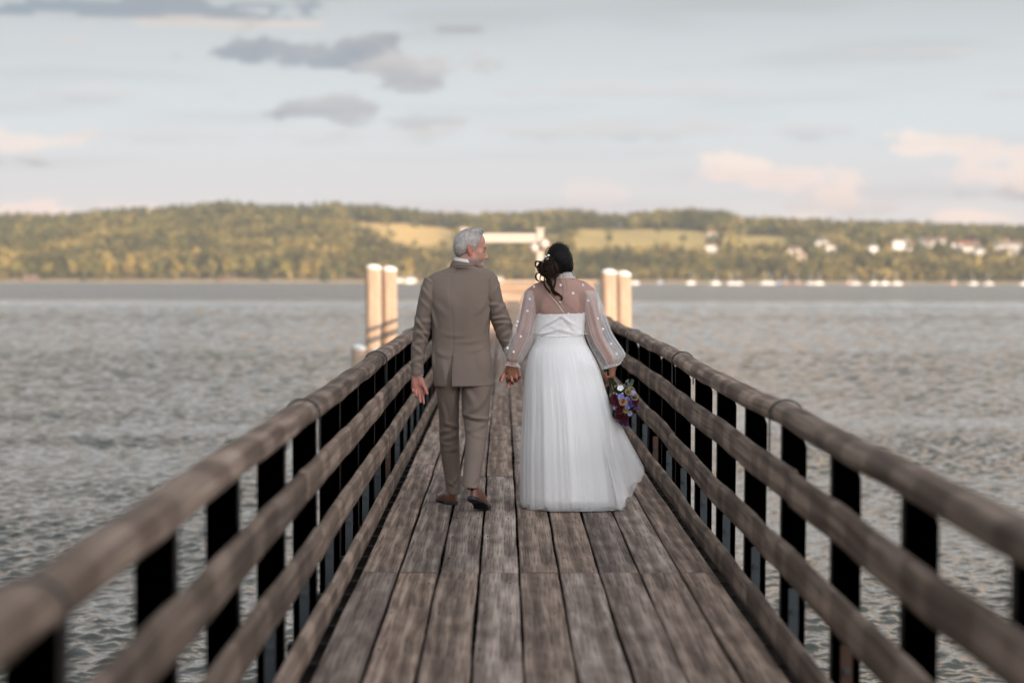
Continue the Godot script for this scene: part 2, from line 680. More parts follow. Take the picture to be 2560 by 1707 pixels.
func wave(x: float, z: float) -> float:
	# short chop near by; farther out only the longer waves are worth their triangles
	var d := -z
	var h := wn3.get_noise_2d(x, z) * 0.03 * smoothstep(420.0, 300.0, d)
	if d < 95.0:
		var a := wn1.get_noise_2d(x * 1.2 + z * 0.15, z * 0.8)
		var gust := 0.75 + 0.75 * wn3.get_noise_2d(x * 0.55 + 40.0, z * 0.9 + 11.0)
		h += (a + 0.4 * a * a) * 0.047 * gust * smoothstep(95.0, 50.0, d) + wn2.get_noise_2d(x * 1.2 - z * 0.25, z) * 0.008 * smoothstep(80.0, 34.0, d)
	if d > 40.0 and d < 230.0:
		h += wn1.get_noise_2d(x * 0.5 + z * 0.06 + 90.0, z * 0.42) * 0.095 * smoothstep(45.0, 90.0, d) * smoothstep(235.0, 130.0, d)
	if d > 110.0:
		h += wn1.get_noise_2d(x * 0.17 + 40.0, z * 0.16) * 0.22 * smoothstep(120.0, 235.0, d) * smoothstep(425.0, 250.0, d)
	return h

func build_lake() -> void:
	wn1 = noise(2.0, 71, FastNoiseLite.TYPE_SIMPLEX_SMOOTH, 2)
	wn2 = noise(5.0, 72, FastNoiseLite.TYPE_SIMPLEX_SMOOTH, 2)
	wn3 = noise(0.11, 73, FastNoiseLite.TYPE_SIMPLEX_SMOOTH, 2)
	var m := mat("water", lin(0.044, 0.044, 0.033), 0.03, 0.36)
	var nt := noise(0.028, 74, FastNoiseLite.TYPE_SIMPLEX_SMOOTH, 2)
	var rip := nt.get_seamless_image(512, 512)
	rip.convert(Image.FORMAT_RGBA8)
	rip.bump_map_to_normal_map(6.0)
	m.normal_enabled = true
	m.normal_texture = tex(rip)
	m.normal_scale = 0.3
	m.uv1_triplanar = true
	m.uv1_world_triplanar = true
	m.uv1_scale = Vector3(0.30, 0.30, 0.38)
	var far := mat("water_far", m.albedo_color, 0.2, 0.36)
	far.normal_enabled = true
	far.normal_texture = m.normal_texture
	far.normal_scale = 0.9
	far.uv1_triplanar = true
	far.uv1_world_triplanar = true
	far.uv1_scale = Vector3(0.055, 0.055, 0.075)
	# the whole lake: rows and columns that grow coarser away from the pier
	var mb := Mb.new()
	var patch := [[-15.0, -40.0, 10.5, 0.045], [-40.0, -75.0, 18.5, 0.085], [-75.0, -115.0, 28.0, 0.16], [-115.0, -235.0, 54.0, 0.3], [-235.0, -420.0, 100.0, 0.7]]
	for p in patch:
		var rows := []
		var zz: float = p[0] + 0.1
		while zz > p[1] - 0.2:
			var row := PackedVector3Array()
			var nx := int(p[2] * 2.0 / p[3])
			for k in nx + 1:
				var x: float = -p[2] + 2.0 * p[2] * k / nx
				row.append(Vector3(x, LAKE + wave(x, zz), zz))
			rows.append(row)
			zz -= p[3] * 1.1
		mb.grid(rows, false, true)
	struct("lake_water", mb.mesh(), m)
	var sheet := Mb.new()
	var far_rows := []
	for q in [60.0, 0.0, -60.0, -228.0, -420.0, -900.0, -1800.0, -3020.0]:
		var row := PackedVector3Array()
		for k in 33:
			row.append(Vector3((k - 16) * 250.0, LAKE - 0.12 + (0.11 if q < -415.0 else 0.0), q))
		far_rows.append(row)
	sheet.grid(far_rows, false, true)
	struct("lake_far_water", sheet.mesh(), far)

# ---------- pier ----------
func plank(w: float, length: float, z0: float, x0: float, bow: float, dy: float, mat_: Material, parent: Node, u: float) -> void:
	var mb := Mb.new()
	var rows := []
	var n := 8
	var t := 0.042
	for r in n + 1:
		var s := float(r) / n
		var z := z0 - length * s
		var top := deck(z) + dy
		var off := bow * sin(PI * s) + 0.0022 * sin(9.0 * s + u * 3.0)
		var wl := 0.0020 * sin(17.0 * s + u * 5.0)
		var l := x0 + off + wl
		var e := x0 + w + off * 0.7 - wl
		var e1 := 0.0025 if r > 0 and r < n else 0.005
		rows.append(PackedVector3Array([
			Vector3(l, top - t, z), Vector3(l, top - 0.006 - e1, z), Vector3(l + 0.007, top - e1 * 0.6, z), Vector3(l + w * 0.35, top - 0.0015, z), Vector3(l + w * 0.65, top - 0.001, z),
			Vector3(e - 0.007, top - e1 * 0.6, z), Vector3(e, top - 0.006 - e1, z), Vector3(e, top - t, z), Vector3(l, top - t, z)]))
	mb.grid(rows, true, true, 1.0, 1.0, u, u * 1.7)
	mb.fan(rows[0])
	mb.fan(rows[-1], true)
	obj("plank", mb.mesh(), mat_, parent)

func build_pier() -> void:
	rng.seed = 4
	var root := Node3D.new()
	root.name = "pier_deck"
	root.set_meta("kind", "structure")
	add_child(root)
	# boards in bays of 5.6 m that meet end to end
	var z := 4.9
	var bay := 0
	while z > END_Z + 0.2:
		var z0 := 4.88 - bay * 5.667 - 0.02
		var length := minf(5.65, z0 - END_Z)
		var shift := rng.randf_range(-0.008, 0.008)
		for k in 9:
			var l := FLOOR_W if k == 0 else -0.528 + (k - 1) * 0.2027 + shift
			var e := FLOOR_E if k == 8 else -0.528 + k * 0.2027 + shift
			var gap := rng.randf_range(0.008, 0.016)
			plank(e - l - gap, length - 0.004, z0 - rng.randf_range(0.0, 0.01), l + gap * 0.5, rng.randf_range(-0.004, 0.004), rng.randf_range(-0.004, 0.003), M["plank_%d" % rng.randi_range(0, 4)], root, rng.randf_range(0.0, 40.0))
		z = z0 - length
		bay += 1
	# joists that stick out under the edge, and two stringers
	var jm := Mb.new()
	jm.box(Vector3.ZERO, Vector3(2.16, 0.12, 0.075), 0.006)
	var jmesh := jm.mesh()
	z = 6.7
	while z > END_Z:
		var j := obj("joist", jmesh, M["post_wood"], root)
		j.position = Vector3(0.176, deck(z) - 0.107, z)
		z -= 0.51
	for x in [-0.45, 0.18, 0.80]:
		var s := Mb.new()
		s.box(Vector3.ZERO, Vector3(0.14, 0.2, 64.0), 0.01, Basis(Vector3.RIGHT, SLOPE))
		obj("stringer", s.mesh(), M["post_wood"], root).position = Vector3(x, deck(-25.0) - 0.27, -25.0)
	# the piles that carry it
	var pm := Mb.new()
	pm.tube(PackedVector3Array([Vector3(0, -2.6, 0), Vector3(0, -0.38, 0)]), PackedFloat32Array([0.12, 0.115]), 12)
	var pmesh := pm.mesh()
	z = 3.0
	while z > END_Z:
		for x in [-0.5, 0.85]:
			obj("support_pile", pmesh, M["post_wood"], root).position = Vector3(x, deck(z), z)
		z -= 5.667
	# nail heads, two in every board at every joist
	var mm := MultiMesh.new()
	mm.transform_format = MultiMesh.TRANSFORM_3D
	var nm := Mb.new()
	nm.tube(PackedVector3Array([Vector3(0, -0.004, 0), Vector3(0, 0.0012, 0)]), PackedFloat32Array([0.0052, 0.0048]), 6)
	mm.mesh = nm.mesh()
	var at := []
	z = -5.6
	while z > -34.0:
		for k in 9:
			var mid := (FLOOR_W - 0.528) * 0.5 if k == 0 else -0.528 + (k - 0.5) * 0.2027
			for s in [-1.0, 1.0]:
				if rng.randf() < 0.8:
					at.append(Vector3(mid + s * 0.062 + rng.randf_range(-0.012, 0.012), deck(z), z + rng.randf_range(-0.02, 0.02)))
		z -= 1.02
	mm.instance_count = at.size()
	for k in at.size():
		mm.set_instance_transform(k, Transform3D(Basis(), at[k]))
	var nails := MultiMeshInstance3D.new()
	nails.name = "nails"
	nails.multimesh = mm
	nails.material_override = M["strap_wire"]
	nails.set_meta("kind", "stuff")
	root.add_child(nails)
	build_railing(POST_W, -1.0, -4.52, "split log railing on dark posts along the left side of the pier")
	build_railing(POST_E, 1.0, -5.60, "split log railing on dark posts along the right side of the pier")

func rail_log(parent: Node, x: float, y: float, z0: float, length: float, hh: float, hw: float, top: bool, side: float) -> void:
	var mb := Mb.new()
	var rows := []
	var n := int(length / 0.16)
	var ph := rng.randf_range(0.0, 6.0)
	var bow := rng.randf_range(-0.016, 0.016)
	var wig := rng.randf_range(0.002, 0.0045)
	var taper := rng.randf_range(-0.08, 0.08)
	var knots := []
	for q in int(length / 0.4):
		knots.append(Vector2(rng.randf_range(0.0, length), rng.randf_range(0.002, 0.007)))
	for r in n + 1:
		var s := float(r) / n
		var d := s * length
		var z := z0 - d
		var swell := 1.0 + taper * (s - 0.5)
		for q in knots:
			var e: float = (d - q.x) / 0.05
			swell += q.y * 2.5 * exp(-e * e)
		var dy := bow * sin(PI * s) + wig * sin(d * 2.1 + ph) + 0.5 * wig * sin(d * 5.3 + ph * 2.0)
		var dx := 0.5 * wig * sin(d * 1.7 + ph * 1.3)
		var row := PackedVector3Array()
		for k in 17:
			var a := TAU * (k % 16) / 16.0
			var ca := cos(a)
			var sa := sin(a)
			var px := signf(ca) * pow(absf(ca), 0.5 if not top else 0.7) * hw
			var py := signf(sa) * pow(absf(sa), 0.72) * hh
			if top:
				py = maxf(py, -hh * 0.7)
			elif px * side > 0.0:
				px *= 0.35                      # sawn flat against the posts
			row.append(Vector3(x + dx + px * swell, deck(z) + y + dy + py * swell, z))
		rows.append(row)
	mb.grid(rows, true, false, 1.0, 1.0, rng.randf_range(0.0, 30.0))
	mb.fan(rows[0], true)
	mb.fan(rows[-1])
	obj("top_rail" if top else "guard_rail", mb.mesh(), M["rail_%d" % rng.randi_range(0, 2)], parent)

func build_railing(inner: float, side: float, first: float, label: String) -> void:
	rng.seed = 40 if side < 0.0 else 41
	var root := thing("pier_railing", label, "railing")
	# posts, chamfered at the outer top corner
	var pm := Mb.new()
	var w := 0.102
	var t := 0.072
	var prof := [Vector2(0, -0.62), Vector2(0, 0.872), Vector2(w * 0.62, 0.872), Vector2(w * 0.74, 0.855), Vector2(w, 0.785), Vector2(w, -0.62)]
	var front := PackedVector3Array()
	var back := PackedVector3Array()
	for q in prof:
		front.append(Vector3(q.x * side, q.y, t * 0.5))
		back.append(Vector3(q.x * side, q.y, -t * 0.5))
	for k in prof.size():
		var e := (k + 1) % prof.size()
		pm.grid([PackedVector3Array([front[k], front[e]]), PackedVector3Array([back[k], back[e]])], false, side > 0.0, 1.0, 1.0)
	for f in [front, back]:
		var nn := Vector3(0, 0, 1.0 if f == front else -1.0)
		var base := pm.v.size()
		for p in f:
			pm.put(p, nn, Vector2(p.y, p.x))
		for k in range(1, prof.size() - 1):
			pm.i.append_array([base, base + k, base + k + 1] if (f == front) != (side > 0.0) else [base, base + k + 1, base + k])
	var post := pm.mesh()
	var br := Mb.new()
	br.box(Vector3(0.052 * side, -0.17, t * 0.5 + 0.004), Vector3(0.042, 0.72, 0.006), 0.001)
	var bracket := br.mesh()
	var bm := Mb.new()
	bm.tube(PackedVector3Array([Vector3(0, 0, 0), Vector3(0, 0, 0.016)]), PackedFloat32Array([0.014, 0.012]), 6)
	var bolt := bm.mesh()
	var z := first + 3 * 1.534
	var n := 0
	while z > END_Z + 0.3:
		var y := deck(z)
		var lean := Basis(Vector3.BACK, rng.randf_range(-0.008, 0.008))
		var at := Transform3D(lean, Vector3(inner + rng.randf_range(-0.006, 0.006), y + rng.randf_range(-0.006, 0.0), z + 0.036))
		var p := obj("post", post, M["post_wood"], root)
		p.transform = at
		var b := obj("bracket", bracket, M["rusty"] if n % 7 == 5 else M["galvanised"], p)
		for yy in [0.10, -0.06, -0.3]:
			obj("bolt", bolt, M["galvanised"], b).position = Vector3(0.052 * side, yy, t * 0.5 + 0.006)
		z -= 1.534
		n += 1
	# split logs: a round top rail lying on the posts and three guard rails inside
	var in_x := inner - side * 0.034
	for level in 4:
		var y: float = [0.028, 0.368, 0.678, 0.912][level]
		var zz := 1.6 if level == 3 else 0.9 + level * 0.8
		while zz > END_Z + 0.3:
			var length := minf(5.93, zz - END_Z - 0.2)
			if length < 0.6:
				break
			var step := rng.randf_range(-0.006, 0.006)
			if level == 3:
				rail_log(root, inner + side * 0.034, y + step, zz, length - 0.008, 0.047, 0.060, true, side)
				if zz < 1.0:
					strap(root, inner + side * 0.034, deck(zz) + y, zz, side)
			else:
				rail_log(root, in_x + step * 0.6, y + step, zz, length - 0.006, 0.069, 0.030, false, side)
			zz -= 5.93
	return

func strap(parent: Node, x: float, y: float, z: float, side: float) -> void:
	var mb := Mb.new()
	var path := PackedVector3Array()
	for k in 15:
		var a := lerpf(-0.25, PI + 0.25, k / 14.0)
		path.append(Vector3(x + cos(a) * 0.073, y + sin(a) * 0.060, z))
	path.insert(0, Vector3(x + 0.071, y - 0.16, z))
	path.append(Vector3(x - 0.071, y - 0.16, z))
	var rad := PackedFloat32Array()
	for p in path:
		rad.append(0.0045)
	mb.tube(path, rad, 6)
	obj("strap", mb.mesh(), M["strap_wire"], parent)

# ---------- landing stage at the end ----------
func build_landing() -> void:
	rng.seed = 12
	var root := Node3D.new()
	root.name = "landing_stage"
	root.set_meta("kind", "structure")
	add_child(root)
	var y := deck(END_Z)
	var z := END_Z - 0.12
	var bm := Mb.new()
	bm.box(Vector3.ZERO, Vector3(4.5, 0.045, 0.19), 0.006)
	var board := bm.mesh()
	while z > END_Z - 4.6:
		var b := obj("plank", board, M["stage_wood"], root)
		b.position = Vector3(0.12 + rng.randf_range(-0.02, 0.02), y - 0.024 + rng.randf_range(-0.003, 0.003), z)
		z -= 0.2
	for x in [-1.9, 0.1, 2.1]:
		var s := Mb.new()
		s.box(Vector3.ZERO, Vector3(0.2, 0.24, 4.7), 0.01)
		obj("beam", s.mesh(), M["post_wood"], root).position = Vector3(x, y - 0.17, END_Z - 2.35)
		for zz in [-0.4, -4.3]:
			var q := Mb.new()
			q.tube(PackedVector3Array([Vector3(0, -4.0, 0), Vector3(0, -0.3, 0)]), PackedFloat32Array([0.14, 0.13]), 12)
			obj("support_pile", q.mesh(), M["pile_wood"], root).position = Vector3(x + 0.25, y, END_Z + zz)

	var f := thing("board_fence", "pale boarded fence across the far pier end, seen between man and bride", "fence", Vector3(0.12, y, END_Z - 4.45))
	for k in 7:
		var p := Mb.new()
		p.box(Vector3(0, 0.6, -0.075), Vector3(0.1, 1.2, 0.1), 0.006)
		obj("post", p.mesh(), M["stage_wood"], f).position = Vector3(-2.1 + k * 0.7, 0, 0)
	for k in 5:
		var p := Mb.new()
		p.box(Vector3(0, 0, 0), Vector3(4.4, 0.215, 0.03), 0.005, Basis(), rng.randf_range(0.0, 9.0))
		obj("board", p.mesh(), M["stage_wood"], f).position = Vector3(rng.randf_range(-0.01, 0.01), 0.14 + k * 0.228, 0)
	var hr := Mb.new()
	hr.box(Vector3.ZERO, Vector3(4.5, 0.05, 0.16), 0.008)
	obj("handrail", hr.mesh(), M["pile_wood"], f).position = Vector3(0, 1.228, -0.05)

	# tall and short mooring piles
	for q in [[-3.085, -57.4, 1.84, 0.195, "tall white capped mooring pile, outer one of the pair beyond the left railing"],
			[-2.735, -57.9, 1.80, 0.19, "tall pale mooring pile, inner one of the pair beyond the left railing"],
			[2.495, -57.2, 1.74, 0.19, "tall pale mooring pile, inner one of the pair beside the bride's right shoulder"],
			[2.87, -57.8, 1.70, 0.19, "tall bright capped mooring pile, outer one of the pair beyond the right railing"],
			[-3.32, -55.6, -0.02, 0.17, "short white topped pile standing left of all the tall mooring piles"],
			[-2.88, -55.9, -0.10, 0.16, "short pale pile before the tall left mooring piles, half hidden by the rail"]]:
		var t := thing("mooring_pile", q[4], "pile", Vector3(q[0], LAKE, q[1]), 0.0, "mooring piles at the pier end")
		var top: float = q[2] - LAKE
		var mb := Mb.new()
		var path := PackedVector3Array()
		var rad := PackedFloat32Array()
		for k in 9:
			path.append(Vector3(0.012 * sin(k * 1.3), -1.5 + (top + 1.5) * k / 8.0, 0.01 * cos(k)))
			rad.append(q[3] * (1.04 - 0.05 * k / 8.0 + rng.randf_range(-0.01, 0.01)))
		mb.tube(path, rad, 18)
		obj("trunk", mb.mesh(), M["pile_wood"], t)
		var cm := Mb.new()
		var rows := []
		for k in 5:
			var a := PI * 0.5 * k / 4.0
			var row := PackedVector3Array()
			for s in 19:
				var e := TAU * (s % 18) / 18.0
				row.append(Vector3(cos(e) * q[3] * 1.04 * cos(a * 0.98), top - 0.05 + 0.12 * sin(a), sin(e) * q[3] * 1.04 * cos(a * 0.98)))
			rows.append(row)
		cm.grid(rows, true, false)
		obj("cap", cm.mesh(), M["metal_cap"], t)

	# the white gate frame over the walkway
	var g := thing("gate_frame", "white gate frame with a crossbar and two globe lamps over the pier end", "gate", Vector3(-0.03, deck(-56.0), -56.0))
	for x in [-0.88, 0.88]:
		var p := Mb.new()
		p.box(Vector3(0, 1.21, 0), Vector3(0.17, 2.42, 0.17), 0.012)
		obj("post", p.mesh(), M["white_paint"], g).position = Vector3(x, 0, 0)
		var k := Mb.new()
		k.box(Vector3.ZERO, Vector3(0.22, 0.05, 0.22), 0.012)
		obj("post_cap", k.mesh(), M["white_paint"], g).position = Vector3(x, 2.445, 0)
	var cb := Mb.new()
	cb.box(Vector3.ZERO, Vector3(1.586, 0.22, 0.11), 0.01)
	obj("crossbar", cb.mesh(), M["white_paint"], g).position = Vector3(0, 2.23, 0)
	for q in [[0.74, 1.99, 0.115], [0.97, 2.08, 0.125]]:
		var s := SphereMesh.new()
		s.radius = q[2]
		s.height = q[2] * 2.0
		s.radial_segments = 24
		s.rings = 12
		var lamp := obj("globe_lamp", s, M["globe"], g)
		lamp.position = Vector3(q[0], q[1], 0.16)
		var a := Mb.new()
		a.tube(PackedVector3Array([Vector3(0.88 - q[0], 0.1, -0.16), Vector3(0, q[2] + 0.04, -0.02), Vector3(0, q[2] - 0.02, 0)]), PackedFloat32Array([0.014, 0.014, 0.02]), 6)
		obj("bracket", a.mesh(), M["white_paint"], lamp)

# ---------- the far shore ----------
const SHORE := 3000.0
const RIDGE := 3950.0
const SKYLINE := [   # bearing (metres sideways at 5553 m), height of the tree tops over the water there
	[-2400, 120], [-1800, 135], [-1156, 145], [-1006, 148], [-926, 158], [-856, 161], [-786, 158], [-726, 170], [-636, 176], [-556, 170], [-476, 168], [-406, 174], [-286, 168], [-196, 156],
	[-146, 151], [-76, 145], [4, 150], [144, 158], [264, 148], [324, 153], [404, 161], [484, 158], [564, 143], [704, 140], [804, 133], [944, 130], [1044, 126], [1196, 123], [1700, 118], [2400, 110]]
const MEADOWS := [
	[[-386, 148], [-306, 138], [-156, 128], [-96, 118], [-96, 56], [-216, 50], [-296, 84]],
	[[154, 121], [244, 124], [404, 120], [484, 113], [484, 60], [344, 58], [154, 60]],
	[[490, 110], [640, 106], [700, 98], [640, 70], [490, 70]],
	[[-20, 112], [60, 112], [140, 108], [140, 72], [-20, 74]]]
var hn: FastNoiseLite

func skyline(bearing: float) -> float:
	for k in range(1, SKYLINE.size()):
		if bearing <= SKYLINE[k][0]:
			var t: float = inverse_lerp(SKYLINE[k - 1][0], SKYLINE[k][0], bearing)
			return lerpf(SKYLINE[k - 1][1], SKYLINE[k][1], smoothstep(0.0, 1.0, t))
	return 110.0

func ground(x: float, z: float) -> float:
	var d := -z
	var bearing := x / d * 5553.0
	var top := skyline(bearing) * RIDGE / 5553.0 - 13.0
	var t := (d - SHORE) / (RIDGE - SHORE)
	var g := pow(clampf(t, 0.0, 1.0), 0.72)
	if t > 1.0:
		g = 1.0 - (t - 1.0) * 0.5
	return LAKE + 1.0 + top * g + hn.get_noise_2d(x, z) * 7.0 * clampf(t * 4.0, 0.0, 1.0) * smoothstep(1.3, 0.7, t)

func in_meadow(x: float, z: float, h: float) -> bool:
	var d := -z
	var p := Vector2(x / d * 5553.0, (h - LAKE) / d * 5553.0)
	p.x += hn.get_noise_2d(x * 3.0, z * 3.0) * 22.0
	p.y += hn.get_noise_2d(x * 3.0 + 500.0, z * 3.0) * 5.0
	for m in MEADOWS:
		var inside := false
		var j: int = m.size() - 1
		for k in m.size():
			var a := Vector2(m[k][0], m[k][1])
			var b := Vector2(m[j][0], m[j][1])
			if (a.y > p.y) != (b.y > p.y) and p.x < (b.x - a.x) * (p.y - a.y) / (b.y - a.y) + a.x:
				inside = not inside
			j = k
		if inside:
			return true
	return false

# a crown of leaf clumps round a darker heart; height 1, base at 0
func crown(seed_: int, clumps: int, wide: float, conifer: bool, base_h := 0.12) -> Mb:
	rng.seed = seed_
	var mb := Mb.new()
	var lobes := []
	for k in 7:
		var a := rng.randf() * TAU
		var hh := rng.randf_range(0.3, 0.82)
		var r := wide * rng.randf_range(0.25, 0.6) * (1.0 - absf(hh - 0.5))
		lobes.append([Vector3(cos(a) * r, hh, sin(a) * r), rng.randf_range(0.14, 0.24)])
	lobes.append([Vector3(0, 0.62, 0), 0.3])
	for k in clumps:
		var p: Vector3
		var size: float
		var out: Vector3
		if conifer:
			var t := pow(rng.randf(), 0.8)
			var a := rng.randf() * TAU
			var r := wide * 0.5 * (1.0 - t) * rng.randf_range(0.7, 1.1) + 0.01
			p = Vector3(cos(a) * r, base_h + t * (1.0 - base_h), sin(a) * r)
			out = Vector3(cos(a), 0.25, sin(a))
			size = 0.10 * (1.0 - t * 0.7)
		else:
			var l: Array = lobes[rng.randi() % lobes.size()]
			out = Vector3(rng.randfn(), rng.randfn() * 0.9 + 0.15, rng.randfn()).normalized()
			p = l[0] + out * l[1] * Vector3(wide * 1.5, 1.0, wide * 1.5) * rng.randf_range(0.75, 1.08)
			p.y = clampf(p.y, base_h, 1.0)
			size = rng.randf_range(0.055, 0.095)
		var nn := (out + Vector3(rng.randfn(), rng.randfn(), rng.randfn()) * 0.35).normalized()
		var u := nn.cross(Vector3(0.3, 0.9, 0.2)).normalized()
		var w := nn.cross(u)
		var f := rng.randf_range(0.75, 1.25)
		mb.tint = Color(f, f * rng.randf_range(0.95, 1.05), f * 0.95)
		var m := mb.put(p + nn * size * 0.35, nn)
		var ring := []
		for q in 5:
			var a := TAU * q / 5.0 + k
			ring.append(mb.put(p + (u * cos(a) + w * sin(a)) * size * rng.randf_range(0.8, 1.3), (nn + (u * cos(a) + w * sin(a)) * 0.7).normalized()))
		for q in 5:
			mb.i.append_array([m, ring[(q + 1) % 5], ring[q]])
	return mb

func scatter(called: String, mesh: Mesh, m: Material, where: Array, cols: PackedColorArray, kind := "stuff") -> MultiMeshInstance3D:
	var mm := MultiMesh.new()
	mm.transform_format = MultiMesh.TRANSFORM_3D
	mm.use_colors = true
	mm.mesh = mesh
	mm.instance_count = where.size()
	for k in where.size():
		mm.set_instance_transform(k, where[k])
		mm.set_instance_color(k, cols[k])
	var o := MultiMeshInstance3D.new()
	o.name = numbered(called)
	o.multimesh = mm
	o.material_override = m
	add_child(o)
	o.set_meta("kind", kind)
	return o

# bearing and height of the middle of the crown in the skyline's measure, height, slimness, leaf colour, look
const LONE_TREES := [[1073.0, 99.0, 21.0, 0.95, Color(0.035, 0.022, 0.026), "large round dark copper beech rising behind the white houses on the hillside"],
	[-205.0, 134.0, 15.0, 0.9, Color(0.09, 0.10, 0.035), "bushy green tree alone in the middle of the golden meadow"],
	[244.0, 101.0, 13.0, 0.8, Color(0.08, 0.09, 0.035), "round green tree alone on the meadow right of the bride's head"],
	[1185.0, 112.0, 22.0, 0.7, Color(0.03, 0.035, 0.025), "dark conifer at the right end of the ridge"],
	[600.0, 21.0, 14.0, 0.25, Color(0.02, 0.022, 0.02), "narrow almost black poplar on the far bank among the boats"]]

func lone_spot(q: Array) -> Vector2:
	var dd := SHORE + 10.0
	while dd < RIDGE + 40.0 and (ground(q[0] * dd / 5553.0, -dd) - LAKE) / dd * 5553.0 < q[1] - q[2] * 5553.0 / dd * 0.5:
		dd += 8.0
	return Vector2(q[0] * dd / 5553.0, -dd)

func build_far_shore() -> void:
	hn = noise(0.004, 61, FastNoiseLite.TYPE_SIMPLEX_SMOOTH, 4)
	var soil := mat("hill_ground", Color.WHITE, 1.0, 0.1)
	soil.vertex_color_use_as_albedo = true
	var leaf := mat("foliage", Color.WHITE, 0.9, 0.15)
	leaf.vertex_color_use_as_albedo = true
	leaf.backlight_enabled = true
	leaf.backlight = Color(0.25, 0.25, 0.25)
	mat("bark", lin(0.16, 0.12, 0.085), 0.95)
	mat("bark_pale", lin(0.34, 0.28, 0.20), 0.9)
	var mb := Mb.new()
	var rows := []
	var cols := []
	var d := SHORE - 14.0
	while d < 5000.0:
		var row := PackedVector3Array()
		var col := PackedColorArray()
		for k in 181:
			var x := (k - 90) * 20.0
			var h := ground(x, -d)
			if d < SHORE:
				h = LAKE - 0.6
			row.append(Vector3(x, h, -d))
			var n := hn.get_noise_2d(x * 4.0, d * 4.0)
			if in_meadow(x, -d, h):
				col.append(Color(0.54 + n * 0.08, 0.37 + n * 0.05, 0.155) if x < 0.0 else Color(0.40 + n * 0.06, 0.30 + n * 0.05, 0.125))
			elif d < SHORE + 12.0:
				col.append(Color(0.36, 0.29, 0.21))
			else:
				col.append(Color(0.12, 0.10, 0.045))
		rows.append(row)
		cols.append(col)
		d += 14.0 if d < 4000.0 else 60.0
	mb.grid(rows, false, true, 1, 1, 0, 0, cols)
	struct("hills", mb.mesh(), soil)

	# the wood that covers them: one mass, five shapes of tree
	var shapes := [crown(101, 46, 0.55, false).mesh(), crown(102, 46, 0.7, false).mesh(), crown(103, 40, 0.45, false).mesh(), crown(104, 40, 0.42, true).mesh(), crown(105, 50, 0.62, false).mesh()]
	var places := [[], [], [], [], []]
	var tints := [PackedColorArray(), PackedColorArray(), PackedColorArray(), PackedColorArray(), PackedColorArray()]
	for q in HOUSES:
		plots.append(plot(q[0], q[1]))
	for q in LONE_TREES:
		plots.append(lone_spot(q))
	rng.seed = 77
	d = SHORE + 4.0
	while d < RIDGE + 60.0:
		var half := d * 0.29
		var x := -half
		while x < half:
			x += rng.randf_range(9.0, 18.0)
			var z := -d + rng.randf_range(-5.0, 5.0)
			var h := ground(x, z)
			if in_meadow(x, z, h) and rng.randf() < 0.985:
				continue
			var bearing := x / d * 5553.0
			var t := (d - SHORE) / (RIDGE - SHORE)
			if near_house(x, z):
				continue
			# gardens and clearings round the village on the right
			if bearing > 560.0 and t > 0.14 and t < 0.62 and rng.randf() < 0.35:
				continue
			var kind := rng.randi_range(0, 4)
			if kind == 3 and rng.randf() < 0.5:
				kind = 4
			if t > 0.8 and bearing < -300.0 and rng.randf() < 0.35:
				kind = 3
			var tall := rng.randf_range(14.0, 26.0)
			if t < 0.04:
				tall *= 0.8
			var b := Basis(Vector3.UP, rng.randf() * TAU).scaled(Vector3(tall * 1.15, tall, tall * 1.15))
			places[kind].append(Transform3D(b, Vector3(x, h - 0.8, z)))
			var v := hn.get_noise_2d(x * 2.2, z * 2.2)
			var f := rng.randf_range(0.65, 1.35) * (1.0 + v * 0.7)
			var dry := clampf(0.45 + v * 0.7 + rng.randf_range(-0.3, 0.3) - t * 0.3, 0.0, 1.0)
			var c := Color(0.078, 0.085, 0.032).lerp(Color(0.235, 0.175, 0.06), dry)
			if kind == 3:
				c = Color(0.05, 0.062, 0.032)
			tints[kind].append(Color(c.r * f, c.g * f, c.b * f))
		d += 12.5
	for k in 5:
		var w := scatter("hill_wood", shapes[k], leaf, places[k], tints[k])
		w.set_meta("label", "mixed wood covering the hills across the lake")

	# trees one can tell apart along the water's edge
	var big := [crown(111, 150, 0.5, false, 0.2).mesh(), crown(112, 150, 0.62, false, 0.22).mesh(), crown(113, 150, 0.4, false, 0.3).mesh()]
	rng.seed = 31
	for k in 64:
		var bearing := -1150.0 + k * 36.0 + rng.randf_range(-14.0, 14.0)
		if k > 26:
			bearing = -180.0 + (k - 26) * 37.0 + rng.randf_range(-14.0, 14.0)
		var dd := SHORE + 8.0 + rng.randf_range(0.0, 9.0)
		var x := bearing * dd / 5553.0
		var left := bearing < -150.0
		var tall := rng.randf_range(17.0, 31.0) if left else rng.randf_range(9.0, 18.0)
		var gold := rng.randf()
		var t := thing("shore_tree", "slender sunlit tree with a pale trunk on the far bank left of the man" if left else "small rounded tree on the far bank behind the moored boats, right of the man", "tree",
			Vector3(x, ground(x, -dd) - 0.5, -dd), rng.randf() * TAU, "trees on the far bank left of the man" if left else "trees on the far bank right of the man")
		var cr := obj("crown", big[k % 3], shade_leaf(gold), t)
		cr.scale = Vector3(tall * 0.95, tall, tall * 0.95)
		var tm := Mb.new()
		tm.tube(PackedVector3Array([Vector3(0, 0, 0), Vector3(0.1, tall * 0.3, 0), Vector3(-0.1, tall * 0.75, 0.1)]), PackedFloat32Array([tall * 0.022, tall * 0.016, 0.08]), 6)
		tm.tube(PackedVector3Array([Vector3(0.1, tall * 0.3, 0), Vector3(tall * 0.12, tall * 0.55, 0.3)]), PackedFloat32Array([tall * 0.011, 0.06]), 5)
		tm.tube(PackedVector3Array([Vector3(0.05, tall * 0.38, 0), Vector3(-tall * 0.12, tall * 0.6, -0.3)]), PackedFloat32Array([tall * 0.01, 0.06]), 5)
		obj("trunk", tm.mesh(), M["bark_pale"], t)
